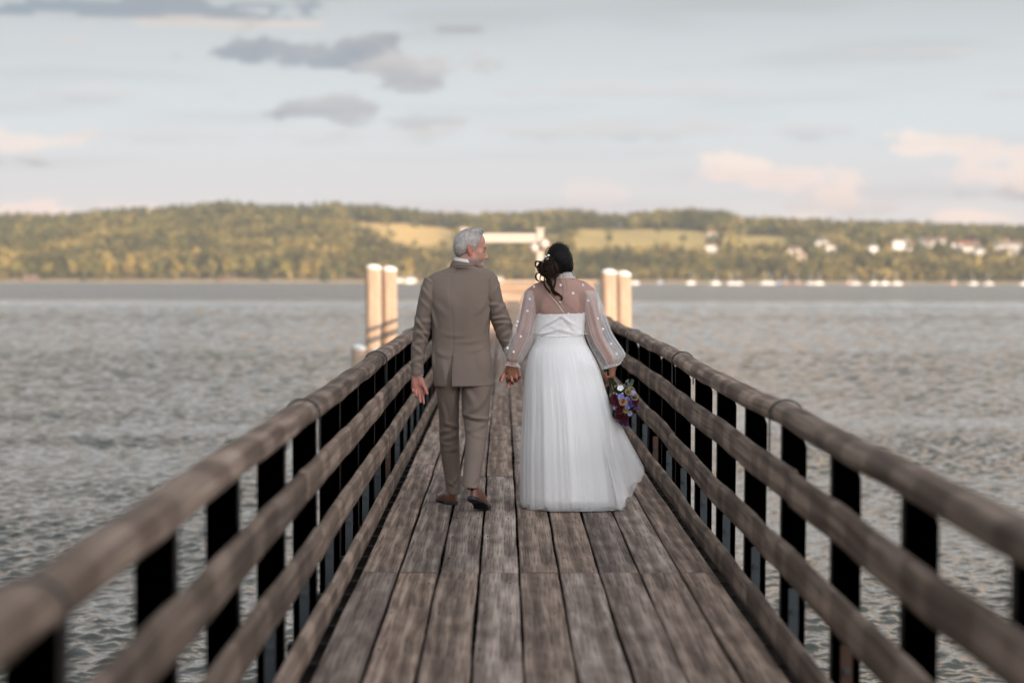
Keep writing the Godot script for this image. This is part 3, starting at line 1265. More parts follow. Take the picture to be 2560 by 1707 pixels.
	# single trees
	for q in LONE_TREES:
		var dd := -lone_spot(q).y
		var x: float = q[0] * dd / 5553.0
		var t := thing("hillside_tree", q[5], "tree", Vector3(x, ground(x, -dd) - 0.6, -dd))
		var lm := mat("leaf_single_%d" % int(q[0] + 2000.0), lin(q[4].r, q[4].g, q[4].b), 0.9, 0.2)
		var cr := obj("crown", crown(int(q[0]) + 3000, 220, 0.6, false, 0.1).mesh(), lm, t)
		cr.scale = Vector3(q[2] * q[3] * 1.3, q[2], q[2] * q[3] * 1.3)
		var tm := Mb.new()
		tm.tube(PackedVector3Array([Vector3(0, 0, 0), Vector3(0, q[2] * 0.6, 0)]), PackedFloat32Array([0.5, 0.2]), 6)
		obj("trunk", tm.mesh(), M["bark"], t)

func shade_leaf(gold: float) -> StandardMaterial3D:
	var k := int(gold * 4.999)
	var key := "leaf_%d" % k
	if not M.has(key):
		var c: Color = [Color(0.10, 0.105, 0.035), Color(0.15, 0.13, 0.04), Color(0.20, 0.155, 0.045), Color(0.25, 0.185, 0.055), Color(0.17, 0.15, 0.04)][k]
		var m := mat(key, lin(c.r, c.g, c.b), 0.9, 0.15)
		m.backlight_enabled = true
		m.backlight = Color(0.25, 0.25, 0.25)
	return M[key]

# ---------- village ----------
const ORD := ["first", "second", "third", "fourth", "fifth", "sixth", "seventh", "eighth", "ninth", "tenth", "eleventh", "twelfth", "thirteenth", "fourteenth", "fifteenth", "sixteenth", "seventeenth", "eighteenth", "nineteenth", "twentieth", "twenty first", "twenty second", "twenty third", "twenty fourth", "twenty fifth", "twenty sixth"]

func house(x: float, y: float, z: float, w: float, dep: float, h: float, roof_m: Material, turn: float, label: String, group: String) -> void:
	var t := thing("house", label, "house", Vector3(x, y, z), turn, group)
	var wm := Mb.new()
	wm.box(Vector3(0, h * 0.5 - 1.0, 0), Vector3(w, h + 2.0, dep), 0.03)
	obj("wall", wm.mesh(), M["roof_brown"] if "low brown" in label else M["house_wall"], t)
	var rm := Mb.new()
	var rise := dep * 0.38
	var ov := 0.6
	for s in [-1.0, 1.0]:
		var mid := Vector3(0, h + rise * 0.5 + 0.1, s * (dep * 0.25 + ov * 0.5))
		var ln := Vector2(dep * 0.5 + ov, rise).length()
		rm.box(mid, Vector3(w + ov * 2.0, 0.3, ln), 0.04, Basis(Vector3.RIGHT, s * atan2(rise, dep * 0.5 + ov)))
	for s in [-1.0, 1.0]:
		var base := rm.v.size()
		for p in [Vector3(s * (w * 0.5 - 0.05), h, -dep * 0.5), Vector3(s * (w * 0.5 - 0.05), h, dep * 0.5), Vector3(s * (w * 0.5 - 0.05), h + rise, 0)]:
			rm.put(p, Vector3(s, 0, 0))
		rm.i.append_array([base, base + 1, base + 2] if s < 0 else [base, base + 2, base + 1])
	var r := obj("roof", rm.mesh(), roof_m, t)
	var cm := Mb.new()
	cm.box(Vector3(w * 0.22, h + rise * 0.85, 0.8), Vector3(0.9, 2.0, 0.9), 0.03)
	obj("chimney", cm.mesh(), M["house_wall"], r)
	var n := int(w / 3.4)
	for st in int(h / 2.7):
		for k in n:
			var q := Mb.new()
			q.box(Vector3((k + 0.5) * w / n - w * 0.5, 1.5 + st * 2.7, dep * 0.5 + 0.03), Vector3(1.15, 1.3, 0.1), 0.01)
			obj("window", q.mesh(), M["window_dark"], t)

# bearing, height in the same measure, width, storeys, roof, what it looks like
const HOUSES := [
	[477, 108, 12, 2, 0, "small pink roofed farmhouse at the upper edge of the right meadow"],
	[478, 78, 13, 2, 1, "pale house alone among the trees below the right meadow"],
	[668, 63, 17, 3, 1, "large white house alone in the wood left of the village"],
	[682, 58, 12, 2, 0, "low white house just below the large white house left of the village"],
	[732, 84, 14, 3, 2, "white gabled house, upper one of the two left of the village"],
	[750, 77, 13, 2, 1, "white house, lower one of the two left of the village"],
	[848, 76, 12, 2, 2, "pale lilac tinged house with a grey roof between the pair and the village"],
	[902, 85, 15, 3, 1, "white house at the left end of the hillside village"],
	[920, 84, 15, 3, 2, "white house, second from the left end of the hillside village"],
	[936, 83, 12, 2, 0, "white house, third from the left end of the hillside village"],
	[962, 92, 11, 2, 2, "small white house standing highest at the left of the village"],
	[978, 84, 16, 3, 1, "broad white house below the smallest one in the village"],
	[997, 86, 15, 3, 2, "white house right in the middle of the upper row"],
	[1006, 92, 14, 2, 0, "house with a broad reddish roof in the upper row"],
	[1040, 79, 14, 3, 1, "white house left of and below the dark copper beech"],
	[1058, 78, 15, 3, 0, "white house straight below the dark copper beech, left one"],
	[1072, 72, 16, 3, 1, "long white house lowest under the copper beech"],
	[1082, 85, 13, 2, 0, "red roofed house against the foot of the copper beech"],
	[1094, 70, 13, 2, 2, "white house at the lower right of the copper beech"],
	[1132, 84, 15, 3, 1, "white house right of the copper beech in the upper row"],
	[1142, 76, 14, 3, 2, "white house below the upper row right of the copper beech"],
	[1152, 86, 14, 3, 0, "red brown roofed white house in the right cluster"],
	[1160, 68, 15, 2, 1, "white house lowest in the right cluster"],
	[1172, 77, 13, 3, 2, "tall white house near the right edge of the picture"],
	[1182, 86, 14, 2, 0, "white house highest near the right edge of the picture"]]

var plots := []
func plot(bearing: float, high: float) -> Vector2:
	var dd := SHORE + 10.0
	while dd < RIDGE and (ground(bearing * dd / 5553.0, -dd) - LAKE + 5.0) / dd * 5553.0 < high:
		dd += 6.0
	return Vector2(bearing * dd / 5553.0, -dd)

func near_house(x: float, z: float) -> bool:
	for p in plots:
		if absf(x - p.x) < 17.0 and z > p.y - 12.0 and z < p.y + 120.0:
			return true
	return false

func build_village() -> void:
	mat("house_wall", lin(0.74, 0.70, 0.66), 0.8)
	mat("window_dark", lin(0.03, 0.035, 0.045), 0.2)
	mat("roof_red", lin(0.26, 0.105, 0.065), 0.85)
	mat("roof_brown", lin(0.13, 0.085, 0.065), 0.85)
	mat("roof_grey", lin(0.16, 0.15, 0.15), 0.8)
	rng.seed = 19
	var roofs := [M["roof_red"], M["roof_brown"], M["roof_grey"]]
	for q in HOUSES:
		var p := plot(q[0], q[1])
		house(p.x, ground(p.x, p.y) + 3.0, p.y, q[2] * 1.05, q[2] * 0.75, q[3] * 2.8 + 0.6, roofs[q[4]], rng.randf_range(-0.5, 0.5), q[5], "houses of the hillside village")
	# boat houses and sheds on the bank
	for q in [[-226, 13, "long low pale boathouse on the far bank behind the left mooring piles"], [-20, 10, "pale boathouse on the far bank right of the man's shoulder"], [-1085, 9, "low brown shed on the far bank near the left edge"], [-640, 8, "low brown hut on the far bank amid the tall trees on the left"]]:
		var dd := SHORE + 4.0
		house(q[0] * dd / 5553.0, LAKE + 2.2, -dd, q[1] * 2.2, 9.0, 3.6, M["roof_grey"] if q[1] > 9 else M["roof_brown"], 0.0, q[2], "boathouses on the far bank")

func build_boats() -> void:
	mat("hull_white", lin(0.80, 0.79, 0.77), 0.35)
	mat("hull_blue", lin(0.06, 0.14, 0.26), 0.4)
	mat("hull_red", lin(0.34, 0.14, 0.10), 0.4)
	mat("canvas_blue", lin(0.08, 0.16, 0.32), 0.8)
	mat("spar", lin(0.6, 0.6, 0.6), 0.4)
	rng.seed = 23
	var hull := Mb.new()
	var rows := []
	for k in 11:
		var t := k / 10.0
		var w := 0.5 * sin(PI * pow(t, 0.75) * 0.93 + 0.22)
		var sheer := 0.62 + 0.28 * pow(t, 2.0) + 0.08 * (1.0 - t)
		rows.append(PackedVector3Array([Vector3(t - 0.5, sheer, -w * 0.30), Vector3(t - 0.5, 0.1, -w * 0.27), Vector3(t - 0.5, -0.4, 0), Vector3(t - 0.5, 0.1, w * 0.27), Vector3(t - 0.5, sheer, w * 0.30), Vector3(t - 0.5, sheer + 0.03, 0), Vector3(t - 0.5, sheer, -w * 0.30)]))
	hull.grid(rows, true, true)
	var hull_mesh := hull.mesh()
	# bearing, length, hull colour, look
	var list := [[-216, 8, 0, "white sailing boat moored between the left mooring piles and the man"], [-40, 7, 0, "white motor boat on the far shore close beside the man's shoulder"]]
	for q in [[311, 8, 0], [325, 9, 0], [340, 8, 0], [404, 7, 1], [479, 10, 0], [540, 9, 0], [583, 9, 3], [597, 8, 3], [665, 10, 0], [676, 9, 0], [697, 6, 1], [714, 8, 2], [745, 9, 2], [778, 9, 0], [796, 10, 0], [873, 8, 2], [889, 9, 0], [935, 10, 0], [961, 9, 0], [992, 10, 0], [1133, 6, 2], [1182, 8, 0], [1220, 9, 0], [1312, 9, 0]]:
		list.append([q[0], q[1], q[2], ""])
	var n := 0
	for q in list:
		var dd := rng.randf_range(2290.0, 2480.0)
		var b: float = q[0] * (1.0 if q[3] != "" else 0.925) - (0.0 if q[3] != "" else 12.0)
		var look: String = q[3]
		if look == "":
			look = ["white sailing boat", "blue hulled sailing boat", "red hulled boat", "white boat with blue cover"][q[2]] + " off the far shore, %s boat right of the piles" % ORD[n]
			n += 1
		var t := thing("sailing_boat", look, "boat", Vector3(b * dd / 5553.0, LAKE - 0.1, -dd), rng.randf_range(-0.5, 0.5) + (PI if rng.randf() < 0.5 else 0.0), "sailing boats moored along the far shore")
		var L: float = q[1] * 1.05
		var hm: Material = [M["hull_white"], M["hull_blue"], M["hull_red"], M["hull_white"]][q[2]]
		obj("hull", hull_mesh, hm, t).scale = Vector3(L, 2.3, L)
		var cm := Mb.new()
		cm.box(Vector3(L * 0.02, 1.85, 0), Vector3(L * 0.42, 1.0, L * 0.2), 0.2)
		obj("cabin", cm.mesh(), M["canvas_blue"] if q[2] == 3 else M["hull_white"], t)
		var mm := Mb.new()
		mm.tube(PackedVector3Array([Vector3(L * 0.08, 1.2, 0), Vector3(L * 0.08, 1.2 + L * 1.15, 0)]), PackedFloat32Array([0.22, 0.14]), 6)
		obj("mast", mm.mesh(), M["spar"], t)
		var bo := Mb.new()
		bo.tube(PackedVector3Array([Vector3(L * 0.08, 2.8, 0), Vector3(-L * 0.32, 2.9, 0)]), PackedFloat32Array([0.2, 0.16]), 6)
		obj("boom", bo.mesh(), M["canvas_blue"] if q[2] == 1 or q[2] == 3 else M["hull_white"], t)

# ---------- home shore behind the camera, whose trees keep the sun off the near pier ----------
func build_home_shore() -> void:
	var mb := Mb.new()
	var rows := []
	for q in [[14.0, LAKE - 0.5], [19.0, LAKE + 0.25], [26.0, -0.2], [60.0, 1.5], [260.0, 4.0]]:
		var row := PackedVector3Array()
		for k in 41:
			row.append(Vector3((k - 20) * 15.0, q[1], q[0]))
		rows.append(row)
	mb.tint = Color(0.09, 0.10, 0.04)
	mb.grid(rows, false, false)
	struct("home_shore_ground", mb.mesh(), M["hill_ground"])
	rng.seed = 88
	var places := []
	var tints := PackedColorArray()
	var shape := crown(120, 420, 0.62, false, 0.06).mesh()
	for k in 200:
		var z := rng.randf_range(34.0, 62.0)
		var x := rng.randf_range(-110.0, 150.0)
		if absf(x) < 4.0 and z < 40.0:
			continue
		var tall := rng.randf_range(15.5, 18.5)
		places.append(Transform3D(Basis(Vector3.UP, rng.randf() * TAU).scaled(Vector3(tall * 0.95, tall, tall * 0.95)), Vector3(x, -0.3, z)))
		var f := rng.randf_range(0.7, 1.2)
		tints.append(Color(0.07 * f, 0.085 * f, 0.03 * f))
	scatter("home_shore_wood", shape, M["foliage"], places, tints)

# ---------- the couple ----------
# centimetres in a figure's own frame: x to the right, y up from the deck, z towards the back of the figure (both walk away along -z)
func cm(x: float, y: float, z: float) -> Vector3:
	return Vector3(x, y, z) * 0.01

func smooth_row(t: Array, s: float) -> PackedFloat32Array:
	# Catmull-Rom through rows of equally many numbers, s in 0..1
	var n := t.size() - 1
	var f := clampf(s, 0.0, 1.0) * n
	var k := mini(int(f), n - 1)
	var u := f - k
	var a: Array = t[maxi(k - 1, 0)]
	var b: Array = t[k]
	var c: Array = t[k + 1]
	var d: Array = t[mini(k + 2, n)]
	var out := PackedFloat32Array()
	for q in b.size():
		out.append(cubic_interpolate(b[q], c[q], a[q], d[q], u))
	return out

# creases in cloth: short soft ridges at (around, along) with a direction
class Creases:
	var list := []
	var wide := 1.0
	func add(u: float, v: float, du: float, dv: float, deep: float, w: float) -> void:
		list.append([u, v, du, dv, deep, w])
	func at(u: float, v: float) -> float:
		var s := 0.0
		for q in list:
			var x: float = u - q[0]
			x -= round(x)
			x *= wide
			var y: float = v - q[1]
			var l: float = sqrt(q[2] * q[2] + q[3] * q[3])
			var a: float = (x * q[2] + y * q[3]) / l
			var b: float = (x * q[3] - y * q[2]) / l
			var e: float = a / l
			if absf(e) > 2.0:
				continue
			b += 0.12 * l * e * e
			var f: float = b / q[5]
			if absf(f) > 3.0:
				continue
			s += 1.7 * q[4] * exp(-e * e * 1.6) * (exp(-f * f) - 0.55 * exp(-(f - 1.5) * (f - 1.5)))
		return s

# a garment tube. rows: [left x, left y, right x, right y, z of the middle, half depth, squareness]
func sleeve(mb: Mb, table: Array, nr: int, nc: int, push: Callable, open := false) -> Array:
	var rows := []
	for r in nr + 1:
		var s := float(r) / nr
		var q := smooth_row(table, s)
		var mid := Vector3((q[0] + q[2]) * 0.5, (q[1] + q[3]) * 0.5, q[4])
		var half := Vector3((q[2] - q[0]) * 0.5, (q[3] - q[1]) * 0.5, 0)
		var hl := half.length()
		var row := PackedVector3Array()
		for k in nc + 1:
			var u := float(k if open else k % nc) / nc
			# u = 0 is the middle of the back (+z), then round by the right
			var a := u * TAU
			var sx := sin(a)
			var cz := cos(a)
			var px := signf(sx) * pow(absf(sx), q[6])
			var pz := signf(cz) * pow(absf(cz), q[6])
			var d: float = push.call(u, s, nc)
			var out := (half / hl * sx * q[5] + Vector3(0, 0, cz * hl)).normalized()
			row.append((mid + half * px + Vector3(0, 0, pz * q[5]) + out * d) * 0.01)
		rows.append(row)
	mb.grid(rows, not open, false)
	return rows

func paint(verts: PackedVector3Array, how: Callable) -> PackedColorArray:
	var c := PackedColorArray()
	for p in verts:
		c.append(how.call(p * 100.0))
	return c

# head: x to the head's right, y up from ear level, f towards the face
func head_field(f: Field, t: Transform3D, woman: bool) -> void:
	var B := t.basis
	var P := func(x: float, y: float, z: float) -> Vector3: return t * cm(x, y, -z)
	var R := func(x: float, y: float, z: float) -> Vector3: return cm(x, y, z)
	var w := 0.92 if woman else 1.0
	f.ell(P.call(0, 4.6, 0.3), R.call(7.3 * w, 7.9, 9.2), B, 0.01)
	f.ell(P.call(0, 5.3, 4.4), R.call(6.1 * w, 5.6, 5.5), B, 0.02)
	f.ell(P.call(0, -3.0, 3.6), R.call(6.2 * w, 7.2, 6.0), B, 0.03)
	f.ell(P.call(0, -5.4, 5.3), R.call(4.6 * w, 4.8, 4.9), B, 0.02)
	f.ell(P.call(0, -9.9, 7.7), R.call(2.5 * w, 2.0, 2.2), B, 0.02)
	for s in [-1.0, 1.0]:
		f.cap(P.call(5.3 * s * w, -5.2, 0.8), P.call(2.1 * s, -9.9, 7.2), 0.018, 0.019, 0.02)
		f.cap(P.call(4.9 * s * w, -1.9, 6.0), P.call(4.3 * s * w, -4.6, 5.6), 0.019, 0.022, 0.02)
	f.cap(P.call(-3.1, 1.6, 9.5 - (0.6 if woman else 0.0)), P.call(3.1, 1.6, 9.5 - (0.6 if woman else 0.0)), 0.013, 0.013, 0.016)
	f.cap(P.call(0, 0.4, 10.0), P.call(0, -4.4, 11.7 - (0.6 if woman else 0.0)), 0.0075, 0.0105, 0.010)
	for s in [-1.0, 1.0]:
		f.ell(P.call(1.2 * s, -4.9, 10.6), R.call(0.85, 0.8, 1.1), B, 0.006)
		f.ell(P.call(3.1 * s, -0.3, 10.9), R.call(1.7, 1.15, 1.5), B, 0.008, true)
		f.ell(P.call(3.1 * s, -0.4, 8.55), R.call(1.25, 1.2, 1.2), B, 0.002)
	f.cap(P.call(-1.7, -7.1, 9.35), P.call(1.7, -7.1, 9.35), 0.0065, 0.0065, 0.008)
	f.cap(P.call(-1.4, -8.4, 9.25), P.call(1.4, -8.4, 9.25), 0.007, 0.007, 0.008)
	f.cap(P.call(-2.6, -7.75, 10.1), P.call(2.6, -7.75, 10.1), 0.0032, 0.0032, 0.004, true)
	for s in [-1.0, 1.0]:
		var e: Basis = B * Basis(Vector3.UP, s * 0.42) * Basis(Vector3.RIGHT, 0.16)
		f.ell(P.call(7.7 * s * w, 0.3, -0.6), R.call(0.8, 3.5, 2.15), e, 0.005)
		f.ell(P.call(7.3 * s * w, -2.9, 0.1), R.call(0.7, 1.1, 0.9), e, 0.006)
		f.ell(P.call(8.5 * s * w, 0.6, -0.1), R.call(0.7, 2.3, 1.15), e, 0.003, true)

# hand: d towards the fingers, n where the palm faces, t the thumb's side
func hand_field(f: Field, wrist: Vector3, d: Vector3, n: Vector3, t: Vector3, size: float, curl: Array, thumb: Vector3, spread := 0.10) -> void:
	d = d.normalized()
	n = (n - d * n.dot(d)).normalized()
	t = (t - d * t.dot(d) - n * t.dot(n)).normalized()
	var u := 0.01 * size
	var off := [2.7, 0.95, -0.85, -2.5]
	var reach := [8.6, 8.8, 8.3, 7.6]
	var lens := [[4.3, 2.6, 2.1], [4.7, 3.0, 2.2], [4.3, 2.8, 2.1], [3.3, 2.1, 1.9]]
	var rad := [0.92, 0.95, 0.88, 0.78]
	f.cap(wrist - d * u * 3.0, wrist + d * u * 1.0, 0.027 * size, 0.025 * size, 0.02)
	for k in 4:
		var root: Vector3 = wrist + (d * 1.2 + t * off[k] * 0.55) * u
		var head: Vector3 = wrist + (d * reach[k] + t * off[k] - n * 0.25) * u
		f.cap(root, head, 0.0155 * size, 0.0115 * size, 0.014)
	f.ell(wrist + (d * 4.0 + t * 2.0 + n * 0.9) * u, Vector3(0.017, 0.03, 0.016) * size, Basis(t, d, n), 0.014)
	f.ell(wrist + (d * 4.2 - t * 1.9 + n * 0.7) * u, Vector3(0.013, 0.034, 0.014) * size, Basis(t, d, n), 0.014)
	for k in 4:
		var p: Vector3 = wrist + (d * reach[k] + t * off[k] - n * 0.25) * u
		var ang := 0.0
		var out: Vector3 = t * (off[k] / 2.7) * spread
		for j in 3:
			ang += deg_to_rad(curl[k][j])
			var dir := (d * cos(ang) + n * sin(ang) + out * (1.0 - j * 0.3)).normalized()
			var q: Vector3 = p + dir * lens[k][j] * u
			var r0: float = rad[k] * u * (1.08 - 0.12 * j)
			f.cap(p, q, r0, rad[k] * u * (0.96 - 0.12 * j), 0.0035)
			p = q
	# thumb: thumb.x along d, thumb.y along t, thumb.z along n
	var p := wrist + (d * 2.6 + t * 2.0 + n * 0.5) * u
	var dir := (d * thumb.x + t * thumb.y + n * thumb.z).normalized()
	var seg := [4.3, 3.1, 2.6]
	for j in 3:
		if j > 0:
			dir = (dir * 0.96 + d * 0.24 + n * 0.06).normalized()
		var q: Vector3 = p + dir * seg[j] * u
		f.cap(p, q, [1.5, 1.12, 1.02][j] * u, [1.1, 1.0, 0.82][j] * u, 0.006 if j else 0.014)
		p = q

func bounds(pts: Array, pad: float) -> Array:
	var lo: Vector3 = pts[0]
	var hi: Vector3 = pts[0]
	for p in pts:
		lo = lo.min(p)
		hi = hi.max(p)
	return [lo - Vector3.ONE * pad, hi + Vector3.ONE * pad]

func cloth_mat(called: String, col: Color, scale: float, rough := 0.9) -> StandardMaterial3D:
	var m := mat(called, col, rough, 0.25)
	var nt := NoiseTexture2D.new()
	nt.noise = noise(0.11, 55, FastNoiseLite.TYPE_SIMPLEX_SMOOTH, 4)
	nt.width = 256
	nt.height = 256
	nt.seamless = true
	var g := Gradient.new()
	g.set_color(0, Color(0.86, 0.86, 0.86))
	g.set_color(1, Color(1, 1, 1))
	nt.color_ramp = g
	m.albedo_texture = nt
	m.uv1_triplanar = true
	m.uv1_scale = Vector3(scale, scale, scale)
	m.rim_enabled = true
	m.rim = 0.25
	return m

func shoe(parent: Node, at: Transform3D, lift: float, side: float) -> void:
	# s runs from the heel (0) to the toe (1); lift bends the foot at the ball
	var L := 29.5
	var bend := func(p: Vector3) -> Vector3:
		var ball := 10.0            # distance of the ball from the toe tip
		var b := Vector3(0, 0, ball)
		if p.z > ball:
			var soft := smoothstep(ball, ball + 5.0, p.z)
			return b + Basis(Vector3.RIGHT, -lift * soft) * (p - b)
		return p
	var upper := Mb.new()
	var rows := []
	for r in 29:
		var s := r / 28.0
		var z := L * (1.0 - s)
		var w := 3.3 + 1.5 * smoothstep(0.15, 0.62, s) - 3.9 * pow(smoothstep(0.72, 1.02, s), 1.6)
		w *= smoothstep(-0.06, 0.10, s)
		var h := lerpf(8.6, 8.9, smoothstep(0.0, 0.2, s)) - 4.4 * smoothstep(0.28, 0.66, s) - 1.9 * smoothstep(0.75, 1.0, s)
		h *= lerpf(0.86, 1.0, smoothstep(0.0, 0.07, s))
		var row := PackedVector3Array()
		for k in 17:
			var a := TAU * (k % 16) / 16.0
			var x := sin(a) * w
			var y := 0.0
			if cos(a) > 0.0:
				y = pow(cos(a), 0.6) * h
				x *= 1.0 - 0.28 * pow(cos(a), 2.0) * smoothstep(0.7, 0.2, s)
			row.append(bend.call(Vector3(x + side * 0.8 * sin(s * PI), 2.2 + y, z)) * 0.01)
		rows.append(row)
	upper.grid(rows, true, false)
	upper.fan(rows[0], true)
	upper.fan(rows[-1])
	var u := obj("shoe", upper.mesh(), M["shoe_leather"], parent)
	u.transform = at
	var sole := Mb.new()
	rows = []
	for r in 25:
		var s := r / 24.0
		var z := L * (1.0 - s) + 0.35 - 0.7 * s
		var w := (3.5 + 1.5 * smoothstep(0.15, 0.62, s) - 3.7 * pow(smoothstep(0.72, 1.02, s), 1.6)) * smoothstep(-0.06, 0.09, s)
		var low := 0.0 if s < 0.27 else 1.35 * smoothstep(0.27, 0.29, s) * smoothstep(0.62, 0.5, s)
		var row := PackedVector3Array()
		for q in [Vector2(-1, 2.3), Vector2(1, 2.3), Vector2(1.02, 1.2 if low > 1.0 else low + 0.5), Vector2(0.96, low), Vector2(-0.96, low), Vector2(-1.02, 1.2 if low > 1.0 else low + 0.5), Vector2(-1, 2.3)]:
			row.append(bend.call(Vector3(q.x * w + side * 0.8 * sin(s * PI), q.y, z)) * 0.01)
		rows.append(row)
	sole.grid(rows, true, false)
	sole.fan(rows[0], true)
	sole.fan(rows[-1])
	obj("sole", sole.mesh(), M["shoe_sole"], u)
	var lace := Mb.new()
	for k in 3:
		var z := L * (0.52 - k * 0.06)
		lace.tube(PackedVector3Array([bend.call(Vector3(-1.6 + side * 0.8, 8.0 - k * 1.0, z)) * 0.01, bend.call(Vector3(side * 0.8, 8.7 - k * 1.0, z)) * 0.01, bend.call(Vector3(1.6 + side * 0.8, 8.0 - k * 1.0, z)) * 0.01]), PackedFloat32Array([0.0022, 0.0022, 0.0022]), 5)
	obj("lace", lace.mesh(), M["shoe_sole"], u)

func strands(mb: Mb, pts: Array, count: int, jitter: float, r0: float, r1: float) -> void:
	for c in count:
		var path := PackedVector3Array()
		var rad := PackedFloat32Array()
		var o := Vector3(rng.randfn(), rng.randfn(), rng.randfn()) * jitter
		var o2 := Vector3(rng.randfn(), rng.randfn(), rng.randfn()) * jitter
		var n := pts.size() * 5
		for k in n + 1:
			var q := smooth_row(pts, float(k) / n)
			var s := float(k) / n
			path.append((Vector3(q[0], q[1], q[2]) + o.lerp(o2, s)) * 0.01)
			rad.append(lerpf(r0, r1, s * s) * 0.01)
		mb.tube(path, rad, 6)

func build_groom(root: Node3D) -> void:
	rng.seed = 301
	# ---- body ----
	var T := Transform3D(Basis(Vector3.UP, -1.40) * Basis(Vector3.RIGHT, -0.03), cm(5.6, 164.6, -2.0))
	var mb := Mb.new()
	var skin := func(p: Vector3) -> Color:
		var q: Vector3 = T.affine_inverse() * (p * 0.01) * 100.0
		var f := -q.z
		var c := Color(0.47, 0.235, 0.175)
		var n: float = sn2.get_noise_3d(p.x * 14.0, p.y * 14.0, p.z * 14.0)
		if p.y > 150.0:
			c = c.lerp(Color(0.44, 0.165, 0.125), smoothstep(6.7, 7.6, absf(q.x)) * smoothstep(4.5, 3.5, absf(q.y)))
			c = c.lerp(Color(0.45, 0.18, 0.14), smoothstep(0.8, 0.0, Vector3(absf(q.x) - 4.2, q.y + 3.2, f - 7.2).length() / 4.0) * 0.6)
			var beard := smoothstep(-3.4 - f * 0.18, -5.6 - f * 0.18, q.y) * smoothstep(-1.0, 1.5, f)
			beard *= 1.0 - smoothstep(1.9, 1.0, Vector2(q.x * 0.6, (q.y + 7.75) * 1.1).length()) * smoothstep(8.0, 9.0, f) * 0.7
			c = c.lerp(Color(0.30 + n * 0.1, 0.235 + n * 0.1, 0.215 + n * 0.1), clampf(beard * (0.75 + n * 0.5), 0.0, 0.9))
			var brow := smoothstep(0.9, 0.3, absf(q.y - 1.9 + absf(absf(q.x) - 3.0) * 0.12)) * smoothstep(8.4, 9.2, f) * smoothstep(0.8, 1.4, absf(q.x)) * smoothstep(5.4, 4.6, absf(q.x))
			c = c.lerp(Color(0.10, 0.085, 0.08), brow * 0.85)
			var lips := smoothstep(0.95, 0.6, absf(q.y + 7.75)) * smoothstep(2.4, 1.8, absf(q.x)) * smoothstep(8.8, 9.4, f)
			c = c.lerp(Color(0.36, 0.13, 0.11), lips)
			var eye := smoothstep(1.35, 1.15, Vector3(absf(q.x) - 3.1, q.y + 0.4, f - 8.55).length()) * smoothstep(0.55, 0.35, absf(q.y + 0.5))
			c = c.lerp(Color(0.20, 0.16, 0.15), eye)
			c = c.lerp(Color(0.04, 0.03, 0.025), eye * smoothstep(0.62, 0.5, absf(absf(q.x) - 3.1)))
		else:
			c = Color(0.45, 0.20, 0.155)
			c = c.lerp(Color(0.40, 0.15, 0.12), smoothstep(0.0, 0.5, n))
		return c * (1.0 + n * 0.12)
	var hf := Field.new()
	head_field(hf, T, false)
	hf.cap(cm(4.4, 158, -0.4), cm(1.8, 150, -0.8), 0.057, 0.057, 0.03)
	var bb := bounds([cm(-5, 148, -12), cm(19, 178.5, 10)], 0.005)
	var got: Array = hf.nets(bb[0], bb[1], 0.0042)
	mb.raw(got[0], got[1], paint(got[0], skin))
	# trunk and limbs under the suit
	var tf := Field.new()
	tf.cap(cm(1.0, 134, -1.0), cm(0.8, 118, -0.8), 0.085, 0.09, 0.04)
	tf.cap(cm(-13, 141, -0.5), cm(14, 143, -0.5), 0.055, 0.055, 0.05)
	tf.cap(cm(1, 146, -1.2), cm(1.6, 151, -0.8), 0.055, 0.055, 0.03)
	tf.ell(cm(1.5, 95, -0.5), Vector3(0.155, 0.14, 0.095), Basis(), 0.04)
	tf.cap(cm(-17, 141, 0), cm(-23.4, 117, 1), 0.042, 0.036, 0.02)
	tf.cap(cm(-23.4, 117, 1), cm(-26.9, 86, 3), 0.034, 0.024, 0.02)
	tf.cap(cm(18.5, 143, 0), cm(26.6, 116, -1), 0.042, 0.036, 0.02)
	tf.cap(cm(26.6, 116, -1), cm(32.4, 93, -2.6), 0.034, 0.024, 0.02)
	tf.cap(cm(-7, 88, -1), cm(-6.6, 50, -10), 0.06, 0.048, 0.03)
	tf.cap(cm(-6.6, 50, -10.4), cm(-5, 10, -20), 0.043, 0.032, 0.02)
	tf.cap(cm(10, 88, -1), cm(10.5, 50, 2), 0.065, 0.048, 0.03)
	tf.cap(cm(10.5, 50, 2), cm(7.4, 16, 26), 0.043, 0.032, 0.02)
	got = tf.nets(cm(-32, 6, -22), cm(38, 154, 32), 0.015)
	mb.raw(got[0], got[1], paint(got[0], skin))
	# left hand, palm turned back, fingers half closed
	var lf := Field.new()
	hand_field(lf, cm(-27.4, 84.6, 3.2), Vector3(0.04, -1, 0.04), Vector3(0.1, 0, 1), Vector3(1, 0, -0.05), 1.05, [[6, 12, 10], [20, 26, 18], [32, 40, 26], [40, 46, 28]], Vector3(0.86, 0.42, 0.32))
	got = lf.nets(cm(-36, 60, -1), cm(-19, 90, 13), 0.0032)
	mb.raw(got[0], got[1], paint(got[0], skin))
	# right hand, fingers laced through the bride's and folded over the back of her hand
	var rf := Field.new()
	hand_field(rf, cm(32.8, 92.6, -2.6), Vector3(0.20, -1, 0.02), Vector3(0, 0, 1), Vector3(-1, -0.1, 0), 1.08, [[30, 26, 14], [44, 78, 60], [46, 82, 60], [46, 80, 50]], Vector3(0.66, 0.70, 0.35), 0.25)
	got = rf.nets(cm(20, 68, -8), cm(45, 99, 12), 0.0032)
	mb.raw(got[0], got[1], paint(got[0], skin))
	obj("body", mb.mesh(), M["skin_groom"], root)

	# ---- hair ----
	var gf := Field.new()
	head_field(gf, T, false)
	var keep := PackedInt32Array([0, 1])
	var hair := Field.new()
